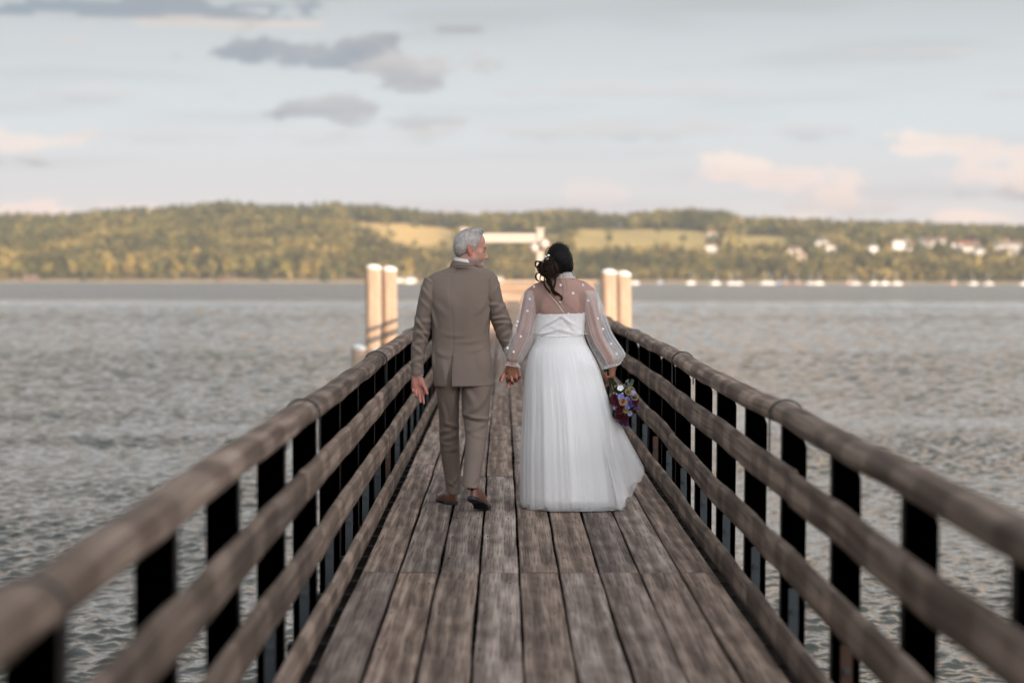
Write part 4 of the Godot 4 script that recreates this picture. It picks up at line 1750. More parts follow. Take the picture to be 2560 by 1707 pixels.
	for j in keep:
		hair.ell(gf.a[j], gf.b[j], T.basis, 0.02)
	hair.ell(T * cm(0.6, 11.4, -4.2), cm(5.4, 2.0, 4.9), T.basis, 0.02)
	hair.ell(T * cm(0, 1.5, 4.8), cm(6.4, 6.0, 4.6), T.basis, 0.02)
	for s in [-1.0, 1.0]:
		hair.ell(T * cm(8.6 * s, -0.6, 0.3), cm(2.0, 3.9, 2.6), T.basis, 0.008, true)
	hair.grow = 0.008
	# clip to the hair line: planes in head coordinates (forward is -z)
	var front := Plane(Vector3(0, -0.447, -0.894), 0.0235)
	var low := Plane(Vector3(0, -0.952, -0.305), 0.027)
	for pl in [front, low]:
		var nn: Vector3 = T.basis * pl.normal
		hair.planes.append(Plane(nn, pl.d + nn.dot(T.origin)))
	got = hair.nets(bb[0], bb[1], 0.0042)
	var hv: PackedVector3Array = got[0]
	for k in hv.size():
		var q := hv[k] * 100.0
		var n: float = sn2.get_noise_3d(q.x * 40.0, q.y * 14.0, q.z * 40.0)
		hv[k] += (hv[k] - T * cm(0, 4, 0)).normalized() * n * 0.0016
	var hm := Mb.new()
	hm.raw(hv, got[1], paint(hv, func(p: Vector3) -> Color:
		var q: Vector3 = T.affine_inverse() * (p * 0.01) * 100.0
		var n: float = sn2.get_noise_3d(q.x * 30.0, q.y * 10.0, q.z * 30.0)
		var m: float = sn2.get_noise_3d(q.x * 6.0, q.y * 6.0, q.z * 6.0)
		var v := 0.40 + n * 0.2 + m * 0.14
		v *= lerpf(1.0, 0.72, smoothstep(8.5, 12.0, q.y) * smoothstep(0.1, -0.4, m))
		v *= lerpf(1.0, 0.8, smoothstep(2.0, 7.0, -q.z) * smoothstep(2.0, 8.0, q.y))
		return Color(v * 1.06, v * 0.95, v * 0.90)))
	# short tufts along the top and the crown
	for k in 1500:
		var p := hv[rng.randi() % hv.size()]
		var q: Vector3 = T.affine_inverse() * p * 100.0
		if q.y < -3.0 or (q.y < 5.0 and rng.randf() < 0.5):
			continue
		var out := (p - T * cm(0, 3, 0)).normalized()
		var lean := (out * 0.55 + T.basis * Vector3(rng.randfn() * 0.3, 0.35 if q.y > 7.0 else -0.55, -0.5 if q.y > 7.0 else 0.25)).normalized()
		var f := rng.randf_range(0.28, 0.56)
		hm.tint = Color(f * 1.04, f * 0.95, f * 0.91)
		var len := rng.randf_range(0.006, 0.013) * (1.0 if q.y > 7.0 else 0.6)
		hm.tube(PackedVector3Array([p - out * 0.002, p + lean * len * 0.6, p + (lean * 0.9 + out * -0.15) * len]), PackedFloat32Array([0.0011, 0.0009, 0.0003]), 4, false)
	obj("hair", hm.mesh(), M["hair_grey"], root)

	# ---- shirt ----
	var sh := Mb.new()
	sleeve(sh, [[-3.6, 152.8, 7.6, 152.8, -0.6, 5.2, 0.95], [-4.6, 155.2, 8.5, 154.8, -0.3, 6.6, 0.95], [-4.3, 158.2, 8.4, 157.0, -0.2, 6.45, 0.95], [-4.2, 159.6, 8.3, 158.0, -0.2, 6.4, 0.95], [-3.9, 159.3, 8.0, 157.8, -0.2, 6.0, 0.95], [-3.7, 156.0, 7.9, 155.0, -0.2, 5.8, 0.95]], 18, 36, func(_u, _s, _n): return 0.0)
	var shirt := obj("shirt", sh.mesh(), M["shirt_white"], root)
	var cu := Mb.new()
	sleeve(cu, [[-30.6, 88.0, -23.6, 88.2, 3.0, 3.4, 1.0], [-30.7, 84.4, -23.4, 84.6, 3.2, 3.5, 1.0], [-30.3, 84.4, -23.8, 84.6, 3.2, 3.1, 1.0], [-30.2, 87.0, -24.0, 87.0, 3.0, 3.0, 1.0]], 9, 24, func(_u, _s, _n): return 0.0)
	sleeve(cu, [[28.5, 99.5, 35.2, 101.5, -2.2, 3.3, 1.0], [29.4, 95.9, 35.9, 97.3, -2.4, 3.4, 1.0], [29.8, 96.0, 35.5, 97.3, -2.4, 3.0, 1.0], [29.5, 98.5, 35.0, 100, -2.2, 2.9, 1.0]], 9, 24, func(_u, _s, _n): return 0.0)
	obj("cuff", cu.mesh(), M["shirt_white"], shirt)

	# ---- jacket ----
	var jk := Mb.new()
	var rows := []
	# left x, right x, middle z, half depth, squareness
	var tab := [[-16.4, 21.5, 0.6, 13.4, 0.88], [-16.9, 21.2, 0.5, 13.2, 0.88], [-17.7, 20.6, 0.3, 12.8, 0.88], [-18.1, 19.9, 0.0, 12.0, 0.87], [-17.9, 19.0, -0.2, 11.6, 0.86], [-17.9, 18.8, -0.2, 11.9, 0.85], [-18.6, 19.4, -0.3, 12.4, 0.84],
		[-19.9, 20.4, -0.4, 12.5, 0.82], [-20.9, 21.2, -0.6, 12.0, 0.80], [-21.4, 21.7, -0.8, 11.2, 0.80], [-21.6, 22.2, -1.0, 10.0, 0.82], [-21.4, 22.6, -1.1, 8.6, 0.86], [-19.9, 22.0, -1.2, 7.6, 0.9], [-16.4, 19.6, -1.2, 7.0, 0.94], [-12.4, 15.6, -1.1, 6.9, 0.97], [-8.8, 11.6, -1.0, 6.9, 1.0], [-5.6, 8.6, -0.8, 6.8, 1.0]]
	var ys := [77.6, 82, 89, 97, 105, 112, 120, 128, 134, 138.5, 142.5, 146.3, 148.8, 150.6, 152.1, 153.3, 154.4]
	var nr := 120
	var nc := 132
	var folds := Creases.new()
	folds.wide = 105.0
	for q in [[0.90, 98, 7, -2, 0.42, 1.5], [0.10, 101, 6, 1.5, 0.35, 1.4], [0.17, 122, 2.5, 9, 0.6, 1.8], [0.83, 122, -2.5, 9, 0.6, 1.8], [0.10, 127, 5, 5, 0.3, 2.2], [0.90, 127, -5, 5, 0.3, 2.2], [0.04, 106, 9, 0.5, 0.28, 1.3], [0.96, 110, 8, -1.0, 0.25, 1.4],
			[0.12, 90, 3, 9, 0.35, 2.2], [0.92, 89, -2, 9, 0.35, 2.4], [0.03, 118, 1.5, 12, 0.25, 2.5], [0.97, 131, -2, 10, 0.22, 2.5], [0.2, 95, 1, 9, 0.4, 2.0], [0.81, 95, -1, 9, 0.4, 2.0]]:
		folds.add(q[0], q[1], q[2], q[3], q[4], q[5])
	var crows := []
	var cut := 0.965       # where the back seam lies round the body
	for r in nr + 1:
		var f := float(r) / nr * (ys.size() - 1)
		var k0 := mini(int(f), ys.size() - 2)
		var q := smooth_row(tab, float(r) / nr)
		var y: float = lerpf(ys[k0], ys[k0 + 1], f - k0)
		var gap := 2.6 * smoothstep(102.5, 78.0, y)
		var row := PackedVector3Array()
		for k in nc + 1:
			var u := fposmod(cut + float(k) / nc, 1.0)
			var a := u * TAU
			var sx := sin(a)
			var cz := cos(a)
			var mx := (q[0] + q[1]) * 0.5
			var hx := (q[1] - q[0]) * 0.5
			var x := mx + hx * signf(sx) * pow(absf(sx), q[4])
			var z := q[2] + q[3] * signf(cz) * pow(absf(cz), q[4])
			var d := folds.at(u, y) + 0.12 * sn2.get_noise_3d(x * 3.0, y * 3.0, z * 3.0)
			# seams: middle of the back, and the two side panels
			var su: float = (u - cut - round(u - cut)) * 105.0
			d -= 0.22 * exp(-su * su / 0.25)
			for su0 in [0.12, 0.83]:
				var e: float = (u - su0 - round(u - su0)) * 105.0
				d -= 0.14 * exp(-e * e / 0.2) * smoothstep(128.0, 118.0, y)
			# shoulder blades and the hollow of the waist
			d += 0.5 * exp(-pow((absf(x - mx) - 9.0) / 5.0, 2.0) - pow((y - 131.0) / 8.0, 2.0)) * maxf(cz, 0.0)
			var out := Vector3(sx / hx, 0, cz / q[3]).normalized()
			var p := Vector3(x, y, z) + out * d
			if gap > 0.0:
				var e0 := float(k) / nc * 105.0
				var e1 := (1.0 - float(k) / nc) * 105.0
				p.x += gap * 0.35 * exp(-e0 / 3.0) - gap * 1.0 * exp(-e1 / 5.0)
				p.x -= smoothstep(103.0, 78.0, y) * 3.2 * (exp(-e0 / 9.0) + exp(-e1 / 7.0))
				p.z += gap * 0.35 * exp(-e1 / 4.0)
			p.y += 0.042 * (x - mx) * smoothstep(132.0, 146.0, y) + 0.03 * (x - mx) * smoothstep(95.0, 80.0, y) * 0.4
			if r == 0:
				p -= out * 0.35
				p.y += 0.2
			row.append(p * 0.01)
		rows.append(row)
	jk.grid(rows, false, false)
	# collar, turned over a fold
	sleeve(jk, [[-7.4, 153.2, 10.2, 153.0, -0.8, 7.6, 0.95], [-6.6, 154.4, 9.6, 154.0, -0.7, 7.45, 0.95], [-6.5, 154.9, 9.5, 154.4, -0.7, 7.75, 0.95], [-5.6, 156.6, 9.1, 155.4, -0.5, 7.35, 0.95], [-5.0, 157.8, 8.8, 156.0, -0.4, 7.05, 0.95], [-4.7, 157.6, 8.5, 155.8, -0.4, 6.7, 0.95], [-4.8, 154.5, 8.6, 154.0, -0.4, 6.7, 0.95]], 30, 48, func(_u, _s, _n): return 0.0)
	var jacket := obj("suit_jacket", jk.mesh(), M["suit_cloth"], root)
	var sl := Mb.new()
	var lc := Creases.new()
	lc.wide = 34.0
	for q in [[0.03, 0.10, 9, 0.03, 0.5, 0.8], [0.9, 0.2, 7, 0.03, 0.4, 0.9], [0.08, 0.42, 8, -0.05, 0.55, 1.0], [0.93, 0.47, 8, 0.06, 0.6, 1.0], [0.02, 0.53, 9, -0.03, 0.6, 0.9], [0.12, 0.58, 7, 0.06, 0.5, 0.9], [0.92, 0.63, 8, -0.06, 0.55, 1.0], [0.05, 0.70, 8, 0.07, 0.6, 1.1], [0.96, 0.77, 9, -0.05, 0.6, 1.1], [0.1, 0.83, 7, 0.05, 0.4, 1.0], [0.0, 0.3, 8, 0.04, 0.35, 1.0], [0.15, 0.27, 5, 0.1, 0.35, 1.0]]:
		lc.add(q[0], q[1] * 60.0, q[2], q[3] * 60.0, q[4], q[5])
	sleeve(sl, [[-20.6, 147.2, -15.5, 146.0, -0.9, 3.4, 1.0], [-22.9, 146.6, -14.0, 141.5, -0.8, 6.0, 0.97], [-25.2, 140.2, -14.2, 132.5, -0.3, 7.9, 0.95], [-26.9, 132.0, -15.8, 126, 0.0, 7.6, 0.95], [-28.2, 124.6, -17.8, 119.0, 0.6, 7.0, 0.95], [-29.4, 116.4, -19.2, 112.0, 1.0, 6.4, 0.95], [-30.3, 108, -20.8, 105.5, 1.3, 5.9, 0.95], [-31.1, 100, -22.3, 99, 1.9, 5.4, 0.95], [-31.4, 92, -23.0, 92, 2.6, 4.9, 0.95], [-31.3, 85.2, -23.1, 85.4, 3.1, 4.6, 0.95], [-30.8, 85.6, -23.6, 85.8, 3.1, 4.0, 0.95]], 84, 52,
		func(u, s, _n): return lc.at(u, s * 60.0) + 0.12 * sin(u * TAU * 2.0 + s * 9.0))
	var left := obj("sleeve", sl.mesh(), M["suit_cloth"], jacket)
	var sr := Mb.new()
	var rc := Creases.new()
	rc.wide = 34.0
	for q in [[0.96, 0.1, 9, -0.04, 0.5, 0.9], [0.05, 0.22, 8, -0.06, 0.5, 1.0], [0.93, 0.33, 8, 0.05, 0.55, 1.0], [0.06, 0.40, 9, -0.05, 0.65, 1.0], [0.97, 0.47, 9, 0.03, 0.7, 0.9], [0.05, 0.53, 9, 0.05, 0.7, 0.9], [0.92, 0.58, 8, -0.06, 0.6, 1.0], [0.02, 0.64, 9, -0.04, 0.6, 1.0], [0.1, 0.73, 7, 0.06, 0.5, 1.0], [0.95, 0.80, 8, 0.04, 0.5, 1.0]]:
		rc.add(q[0], q[1] * 60.0, q[2], q[3] * 60.0, q[4], q[5])
	sleeve(sr, [[15.6, 147.6, 20.9, 148.8, -0.9, 3.4, 1.0], [14.4, 142.6, 23.7, 147.6, -0.8, 6.0, 0.97], [14.6, 134.4, 25.8, 140.6, -0.4, 7.9, 0.95], [16.6, 128.2, 27.5, 133.0, -0.4, 7.5, 0.95], [19.2, 121.2, 30.4, 125.6, -0.6, 6.9, 0.95], [21.6, 114.4, 33.0, 117.8, -0.9, 6.4, 0.95], [24.4, 107.4, 33.5, 109.8, -1.3, 5.7, 0.95], [27.4, 101.0, 34.8, 103.2, -1.9, 5.0, 0.95], [28.8, 96.6, 35.9, 98.4, -2.3, 4.5, 0.95], [29.3, 97.0, 35.4, 98.4, -2.3, 4.0, 0.95]], 80, 52,
		func(u, s, _n): return rc.at(u, s * 60.0) + 0.12 * sin(u * TAU * 2.0 + s * 8.0))
	obj("sleeve", sr.mesh(), M["suit_cloth"], jacket)
	for k in 4:
		var bt := Mb.new()
		var p := cm(-31.2 - 0.02 * k, 87.6 + k * 1.7, 4.0)
		bt.tube(PackedVector3Array([p, p + cm(-0.45, 0, 0.1)]), PackedFloat32Array([0.0065, 0.0055]), 10)
		obj("button", bt.mesh(), M["button_grey"], left)

	# ---- trousers ----
	var tr := Mb.new()
	var t1 := Creases.new()
	t1.wide = 46.0
	for q in [[0.05, 52, 8, -2, 0.7, 1.1], [0.93, 48, 8, 2, 0.7, 1.1], [0.02, 44, 9, 2, 0.6, 1.1], [0.9, 40, 7, -2, 0.5, 1.0], [0.06, 36, 8, 1, 0.5, 1.0], [0.08, 66, 2, 10, 0.55, 1.6], [0.94, 60, -2, 11, 0.5, 1.6], [0.06, 16, 6, 4, 0.5, 1.2], [0.12, 13, 4, 6, 0.5, 1.0], [0.95, 14, 5, -3, 0.4, 1.0]]:
		t1.add(q[0], q[1], q[2], q[3], q[4], q[5])
	var legl := [[-15.5, 104, 4.0, 104, -0.2, 10.0, 0.9], [-16.6, 92, 3.0, 92, -0.2, 11.4, 0.9], [-15.9, 80, 1.0, 80, -1.2, 11.0, 0.92], [-15.0, 71, -0.5, 71, -3.0, 9.8, 0.95], [-13.9, 61, -0.7, 61, -6.4, 8.6, 0.97], [-13.5, 50, -0.8, 50, -10.4, 7.6, 1.0], [-13.3, 40, -0.6, 40, -13.6, 7.2, 1.0], [-12.2, 30, -0.2, 30, -16.2, 6.9, 1.0], [-10.8, 20, 0.2, 20, -18.6, 6.6, 1.0], [-9.6, 12.0, -0.1, 12.0, -20.2, 6.6, 1.0], [-9.2, 7.4, -0.2, 7.0, -20.8, 6.9, 1.0], [-8.6, 7.9, -0.8, 7.6, -20.8, 6.2, 1.0]]
	sleeve(tr, legl, 90, 56, func(u, s, _n):
		var y := smooth_row(legl, s)[1]
		var c: float = (u - 0.015 - round(u - 0.015)) * 40.0
		return t1.at(u, y) + 0.28 * exp(-c * c / 0.5) * smoothstep(70.0, 50.0, y))
	var t2 := Creases.new()
	t2.wide = 50.0
	for q in [[0.02, 57.5, 13, -2.0, 0.95, 1.2], [0.9, 61, 8, 4.0, 0.6, 1.3], [0.08, 53, 8, 3, 0.55, 1.2], [0.93, 50, 8, 1, 0.45, 1.2], [0.04, 46, 8, -2, 0.35, 1.2], [0.10, 70, 4, 9, 0.6, 1.8], [0.93, 72, -4, 8, 0.5, 1.8], [0.02, 66, 3, 8, 0.3, 1.6], [0.98, 33, 6, 6, 0.3, 1.6], [0.06, 20, 5, 4, 0.35, 1.4]]:
		t2.add(q[0], q[1], q[2], q[3], q[4], q[5])
	var legr := [[-1.0, 104, 18.5, 104, -0.2, 10.0, 0.9], [0.0, 92, 20.6, 92, 0.0, 11.6, 0.9], [0.6, 80, 20.4, 80, 0.2, 11.6, 0.92], [0.9, 72, 19.8, 72, 0.6, 10.8, 0.95], [1.2, 63, 19.1, 63, 1.4, 9.6, 0.97], [2.6, 54, 18.2, 54, 3.2, 8.4, 1.0], [3.6, 45, 17.2, 45, 8.0, 7.6, 1.0], [3.4, 37, 16.2, 37, 13.4, 7.3, 1.0], [2.8, 29, 14.8, 28.5, 18.6, 7.0, 1.0], [2.4, 22, 13.4, 21, 23.4, 6.6, 1.0], [2.2, 16.2, 12.2, 15.0, 27.4, 6.4, 1.0], [2.8, 16.6, 11.6, 15.6, 27.4, 5.7, 1.0]]
	sleeve(tr, legr, 90, 56, func(u, s, _n):
		return t2.at(u, smooth_row(legr, s)[1]))
	obj("trousers", tr.mesh(), M["suit_cloth"], root)

	# ---- shoes ----
	shoe(root, Transform3D(Basis(Vector3.UP, 0.30), cm(-13.0, 0.2, -42.6)), 0.0, -1.0)
	shoe(root, Transform3D(Basis(Vector3.UP, -0.36), cm(17.2, 0.3, 6.4)), 0.40, 1.0)

func build_bride(root: Node3D) -> void:
	rng.seed = 302
	var T := Transform3D(Basis(Vector3.BACK, 0.05) * Basis(Vector3.UP, -0.16) * Basis(Vector3.RIGHT, 0.05), cm(-0.6, 155.8, -1.6))
	var mb := Mb.new()
	var skin := func(p: Vector3) -> Color:
		var c := Color(0.315, 0.135, 0.085)
		var n: float = sn2.get_noise_3d(p.x * 8.0, p.y * 8.0, p.z * 8.0)
		if p.y < 94.0:
			c = Color(0.25, 0.108, 0.062)
		var q: Vector3 = T.affine_inverse() * (p * 0.01) * 100.0
		if p.y > 146.0 and q.z < -8.0:
			var lips := smoothstep(0.95, 0.6, absf(q.y + 7.75)) * smoothstep(2.2, 1.7, absf(q.x)) * smoothstep(8.4, 9.0, -q.z)
			c = c.lerp(Color(0.34, 0.06, 0.06), lips)
			var eye := smoothstep(1.35, 1.15, Vector3(absf(q.x) - 3.1, q.y + 0.4, -q.z - 8.55).length()) * smoothstep(0.6, 0.4, absf(q.y + 0.4))
			c = c.lerp(Color(0.05, 0.03, 0.02), eye)
			var brow := smoothstep(0.6, 0.25, absf(q.y - 1.9 + absf(absf(q.x) - 3.0) * 0.12)) * smoothstep(0.9, 1.4, absf(q.x)) * smoothstep(5.0, 4.4, absf(q.x))
			c = c.lerp(Color(0.03, 0.02, 0.015), brow)
		return c * (1.0 + n * 0.08)
	var hf := Field.new()
	head_field(hf, T, true)
	hf.cap(cm(-0.4, 151.5, 0.4), cm(0.9, 143, 0.2), 0.051, 0.056, 0.03)
	var bb := bounds([cm(-11, 143, -14), cm(11, 171, 10)], 0.004)
	var got: Array = hf.nets(bb[0], bb[1], 0.0048)
	mb.raw(got[0], got[1], paint(got[0], skin))
	var tf := Field.new()
	tf.ell(cm(0.2, 126, -0.5), Vector3(0.15, 0.2, 0.098), Basis(), 0.04)
	tf.cap(cm(-13.5, 136.4, -0.8), cm(13.5, 137.6, -0.8), 0.062, 0.062, 0.05)
	tf.cap(cm(0.8, 143.5, 0.2), cm(-13, 139, -0.6), 0.052, 0.042, 0.04)
	tf.cap(cm(0.8, 143.5, 0.2), cm(13.5, 140, -0.6), 0.052, 0.042, 0.04)
	tf.cap(cm(0.9, 142, 0.2), cm(0.2, 149, 0.4), 0.056, 0.05, 0.03)
	for s in [-1.0, 1.0]:
		tf.ell(cm(7.8 * s, 129, 7.6), Vector3(0.045, 0.065, 0.026), Basis(Vector3.BACK, s * 0.25), 0.03)
	tf.cap(cm(0, 140, 10.6), cm(0, 118, 10.6), 0.008, 0.01, 0.04, true)
	tf.ell(cm(0.6, 98, -0.5), Vector3(0.16, 0.17, 0.125), Basis(), 0.05)
	tf.cap(cm(-17.6, 135.2, -0.8), cm(-22.6, 113.5, 1.0), 0.055, 0.046, 0.02)
	tf.cap(cm(-22.6, 113.5, 1.0), cm(-30.2, 92.8, 1.0), 0.044, 0.027, 0.02)
	tf.cap(cm(17.8, 136.2, -0.8), cm(22.6, 111.5, 1.0), 0.055, 0.046, 0.02)
	tf.cap(cm(22.6, 111.5, 1.0), cm(33.6, 91.5, 3.0), 0.044, 0.026, 0.02)
	tf.cap(cm(-5, 90, 0), cm(-4, 12, -6), 0.07, 0.04, 0.03)
	tf.cap(cm(8, 90, 0), cm(9, 12, 4), 0.07, 0.04, 0.03)
	got = tf.nets(cm(-34, 6, -16), cm(38, 152, 15), 0.009)
	mb.raw(got[0], got[1], paint(got[0], skin))
	var lf := Field.new()
	hand_field(lf, cm(-30.4, 91.6, 1.2), Vector3(0.06, -1, 0.03), Vector3(0, 0, -1), Vector3(-1, 0, 0), 1.0, [[50, 60, 40], [52, 62, 40], [54, 62, 40], [56, 60, 40]], Vector3(0.62, 0.72, 0.25), 0.22)
	got = lf.nets(cm(-42, 70, -11), cm(-21, 97, 7), 0.0032)
	mb.raw(got[0], got[1], paint(got[0], skin))
	var rf := Field.new()
	hand_field(rf, cm(33.8, 91.0, 3.1), Vector3(-0.06, -1, 0.10), Vector3(-1, 0.1, -0.25), Vector3(-0.2, 0, -1), 0.92, [[30, 22, 14], [66, 70, 40], [72, 74, 40], [74, 72, 40]], Vector3(0.6, 0.5, 0.7))
	got = rf.nets(cm(20, 70, -8), cm(42, 96, 10), 0.0032)
	mb.raw(got[0], got[1], paint(got[0], skin))
	obj("body", mb.mesh(), M["skin_bride"], root)

	# ---- dress: bodice, satin skirt, tulle over it ----
	var bo := Mb.new()
	var bc := Creases.new()
	bc.wide = 90.0
	for q in [[0.05, 119, 6, -4, 0.45, 0.9], [0.95, 119, 6, 4, 0.45, 0.9], [0.03, 113, 9, -3, 0.5, 0.9], [0.93, 112, 8, 2, 0.5, 0.9], [0.08, 115, 7, -6, 0.35, 0.9], [0.0, 109.5, 10, 0.5, 0.4, 0.8], [0.9, 117, 4, 5, 0.35, 0.9], [0.12, 110, 6, 1.5, 0.4, 0.9]]:
		bc.add(q[0], q[1], q[2], q[3], q[4], q[5])
	var bt := [[-15.6, 104, 16.2, 104, 0, 12.8, 0.92], [-16.6, 107.5, 15.8, 107.5, 0, 12.0, 0.92], [-16.9, 111.5, 15.6, 111.5, 0, 11.7, 0.9], [-16.3, 117, 15.8, 117, 0, 11.9, 0.9], [-15.7, 121, 16.2, 121.2, 0, 12.0, 0.9], [-15.5, 123.4, 16.5, 124.2, 0, 12.0, 0.9], [-15.1, 123.2, 16.1, 124.0, 0, 11.5, 0.9]]
	var brows := sleeve(bo, bt, 44, 96, func(u, s, _n):
		var y := smooth_row(bt, s)[1]
		var e: float = (u - round(u)) * 90.0
		return bc.at(u, y) - 0.35 * exp(-e * e / 0.3) + 0.25 * exp(-e * e / 3.0))
	var bodice := obj("bodice", bo.mesh(), M["lace_cloth"], root)
	for k in 8:
		var q := Mb.new()
		var s := SphereMesh.new()
		s.radius = 0.0035
		s.height = 0.007
		s.radial_segments = 8
		s.rings = 5
		obj("button", s, M["lace_white"], bodice).position = cm(0.25, 106.5 + k * 2.2, 12.2)

	var table := [[-16.2, 109.2, 15.6, 109.2, 0, 12.1, 0.95], [-17.4, 104.5, 17.3, 104.5, 0.2, 13.3, 0.95], [-19.6, 99, 20.4, 99, 0.6, 15.0, 0.95], [-21.2, 91, 24.2, 91, 1.2, 16.8, 0.97], [-21.9, 82, 27.2, 82, 1.8, 18.4, 1.0], [-22.0, 71, 29.8, 71, 2.6, 20.2, 1.0], [-22.3, 55, 33.6, 55, 3.4, 22.6, 1.0], [-22.6, 37, 36.0, 37, 4.2, 24.6, 1.0], [-22.6, 19, 38.4, 19, 4.8, 26.4, 1.0], [-22.4, 1.0, 40.4, 1.0, 5.2, 28.0, 1.0]]
	var skirt := Mb.new()
	var lobe := func(u: float, s: float, ph: float, hem: float) -> float:
		var g := smoothstep(0.10, 0.9, s)
		var w: float = sin(u * TAU * 7.0 + 2.2 * sin(u * TAU * 2.0 + ph) + ph + s * 0.8) * 0.75 + sin(u * TAU * 16.0 + 3.0 * sin(u * TAU * 3.0 + ph * 2.0) + s * 1.6) * 0.34 * smoothstep(0.2, 0.7, s) + sin(u * TAU * 37.0 + 4.0 * sin(u * TAU * 5.0 + s) + ph * 3.0) * 0.12 * s
		return w * g * hem
	var under := table.duplicate(true)
	for q in under:
		var g := smoothstep(109.0, 0.0, q[1])
		q[0] += 1.0 * g
		q[2] -= 1.4 * g
		q[1] += 5.0 * g * g
		q[3] += 5.0 * g * g
	var srows := sleeve(skirt, under, 70, 240, func(u, s, _n): return lobe.call(u, s, 0.4, 1.7) - 0.3 - 0.9 * smoothstep(0.0, 1.0, s) * 0.5)
	var sk := obj("skirt", skirt.mesh(), M["satin_white"], root)
	for lay in 3:
		var tl := Mb.new()
		var hemn: float = [0.5, 1.6, 3.0][lay]
		var tab2 := []
		for q in table:
			var y: float = q[1]
			var g := smoothstep(109.0, 0.0, y)
			tab2.append([q[0] - (0.5 + lay * 0.6) * g - 0.15, y - (1.0 - lay * 0.2) * g + hemn * g, q[2] + (0.6 + lay * 0.8) * g + 0.15, y - (1.0 - lay * 0.2) * g + hemn * g, q[4], q[5] + (0.5 + lay * 0.6) * g + 0.15, q[6]])
		sleeve(tl, tab2, 70, 260, func(u, s, _n): return lobe.call(u, s, 1.9 + lay * 2.3, 1.5) + 0.5 * s * sin(u * TAU * 57.0 + 4.0 * sin(u * TAU * 7.0)) * 0.4)
		obj("tulle_layer", tl.mesh(), M["tulle" if lay == 0 else "tulle_thin"], sk)
	# the short train, lifted and swept out to her right
	for lay in 3:
		var tm := Mb.new()
		var rows := []
		var outer := [[37, 0.6, 31], [39.5, 1.6, 27], [43, 8, 20], [48, 14.5, 13], [54, 21.5, 7], [50.5, 29.5, 3], [44, 39, 0], [37.0, 50, -3]]
		var inner := [[12, 96, 16], [16, 94, 15], [19, 92, 13], [22, 90, 10], [24, 87, 7], [26, 83, 4], [28, 77, 1], [30.5, 68, -2]]
		for r in 45:
			var s := r / 44.0
			var row := PackedVector3Array()
			for k in 61:
				var u := k / 60.0
				var a := smooth_row(inner, u)
				var b := smooth_row(outer, u)
				var p := Vector3(a[0], a[1], a[2]).lerp(Vector3(b[0], b[1], b[2]), s)
				p.x += (-3.5 * u + 1.0) * sin(s * PI) - lay * 1.6 * s + s * 0.9 * sin(u * 21.0 + lay * 2.1)
				p.y += s * s * (0.8 * sin(u * 33.0 + lay * 1.3) + 0.5 * sin(u * 71.0 + lay)) + lay * 0.9 * s
				p.z += s * (1.5 * sin(u * 17.0 + 1.0 + lay * 1.7) + 0.6 * sin(u * 39.0 + lay)) - lay * 1.2
				row.append(p * 0.01)
			rows.append(row)
		tm.grid(rows, false, false)
		obj("train", tm.mesh(), M["tulle_thin"], sk)
	# lace sprigs over the bodice and the top of the skirt
	var lace := Mb.new()
	for set in [[brows, 330, 0.0, 1.0], [srows, 420, 0.02, 0.36]]:
		var rws: Array = set[0]
		for k in set[1]:
			var s := rng.randf()
			if set[2] > 0.0:
				s = set[2] + set[3] * pow(s, 2.2)
			var r := clampi(int(s * (rws.size() - 1)), 1, rws.size() - 2)
			var row: PackedVector3Array = rws[r]
			var c := rng.randi_range(1, row.size() - 2)
			var p := row[c]
			var du := (row[c + 1] - row[c - 1]).normalized()
			var dv: Vector3 = (rws[r + 1][c] - rws[r - 1][c]).normalized()
			var nn := du.cross(dv).normalized()
			if nn.dot(p - Vector3(0, p.y, 0)) < 0.0:
				nn = -nn
			var a0 := rng.randf() * TAU
			var size := rng.randf_range(0.005, 0.010)
			for leaf in rng.randi_range(2, 5):
				var a := a0 + leaf * 1.25
				var d := du * cos(a) + dv * sin(a)
				var e := nn.cross(d)
				var mid := lace.put(p + d * size * 0.6 + nn * 0.0032, nn)
				var ids := [lace.put(p + nn * 0.0012, nn), lace.put(p + d * size * 0.7 + e * size * 0.36 + nn * 0.0018, (nn + e * 0.7).normalized()), lace.put(p + d * size * 1.4 + nn * 0.0012, nn), lace.put(p + d * size * 0.7 - e * size * 0.36 + nn * 0.0018, (nn - e * 0.7).normalized())]
				for q in 4:
					lace.i.append_array([mid, ids[q], ids[(q + 1) % 4]])
	var lc := obj("lace", lace.mesh(), M["lace_white"], bodice)
	lc.set_meta("kind", "stuff")

	# ---- sheer cape with balloon sleeves ----
	var cp := Mb.new()
	var ctab := [[-4.6, 149.8, 7.2, 149.8, 0.2, 6.4, 1.0], [-5.8, 148.2, 8.6, 148.0, 0.2, 6.9, 1.0], [-6.6, 146.0, 10.0, 146.2, 0.0, 7.4, 0.95], [-9.8, 144.0, 13.0, 144.6, -0.2, 8.2, 0.92], [-16.0, 142.6, 17.2, 143.8, -0.4, 9.4, 0.9], [-21.8, 140.0, 21.4, 141.4, -0.4, 10.2, 0.9], [-23.4, 135.6, 23.4, 137.0, -0.2, 11.0, 0.9], [-21.0, 130.0, 21.2, 131.2, 0.0, 11.8, 0.9], [-17.8, 124.6, 18.0, 125.4, 0.2, 12.3, 0.9], [-17.2, 118.4, 17.6, 119.0, 0.2, 12.8, 0.9], [-18.2, 112.4, 18.4, 112.2, 0.3, 13.4, 0.9], [-18.4, 111.6, 18.5, 111.4, 0.3, 13.5, 0.9]]
	var cc := Creases.new()
	cc.wide = 95.0
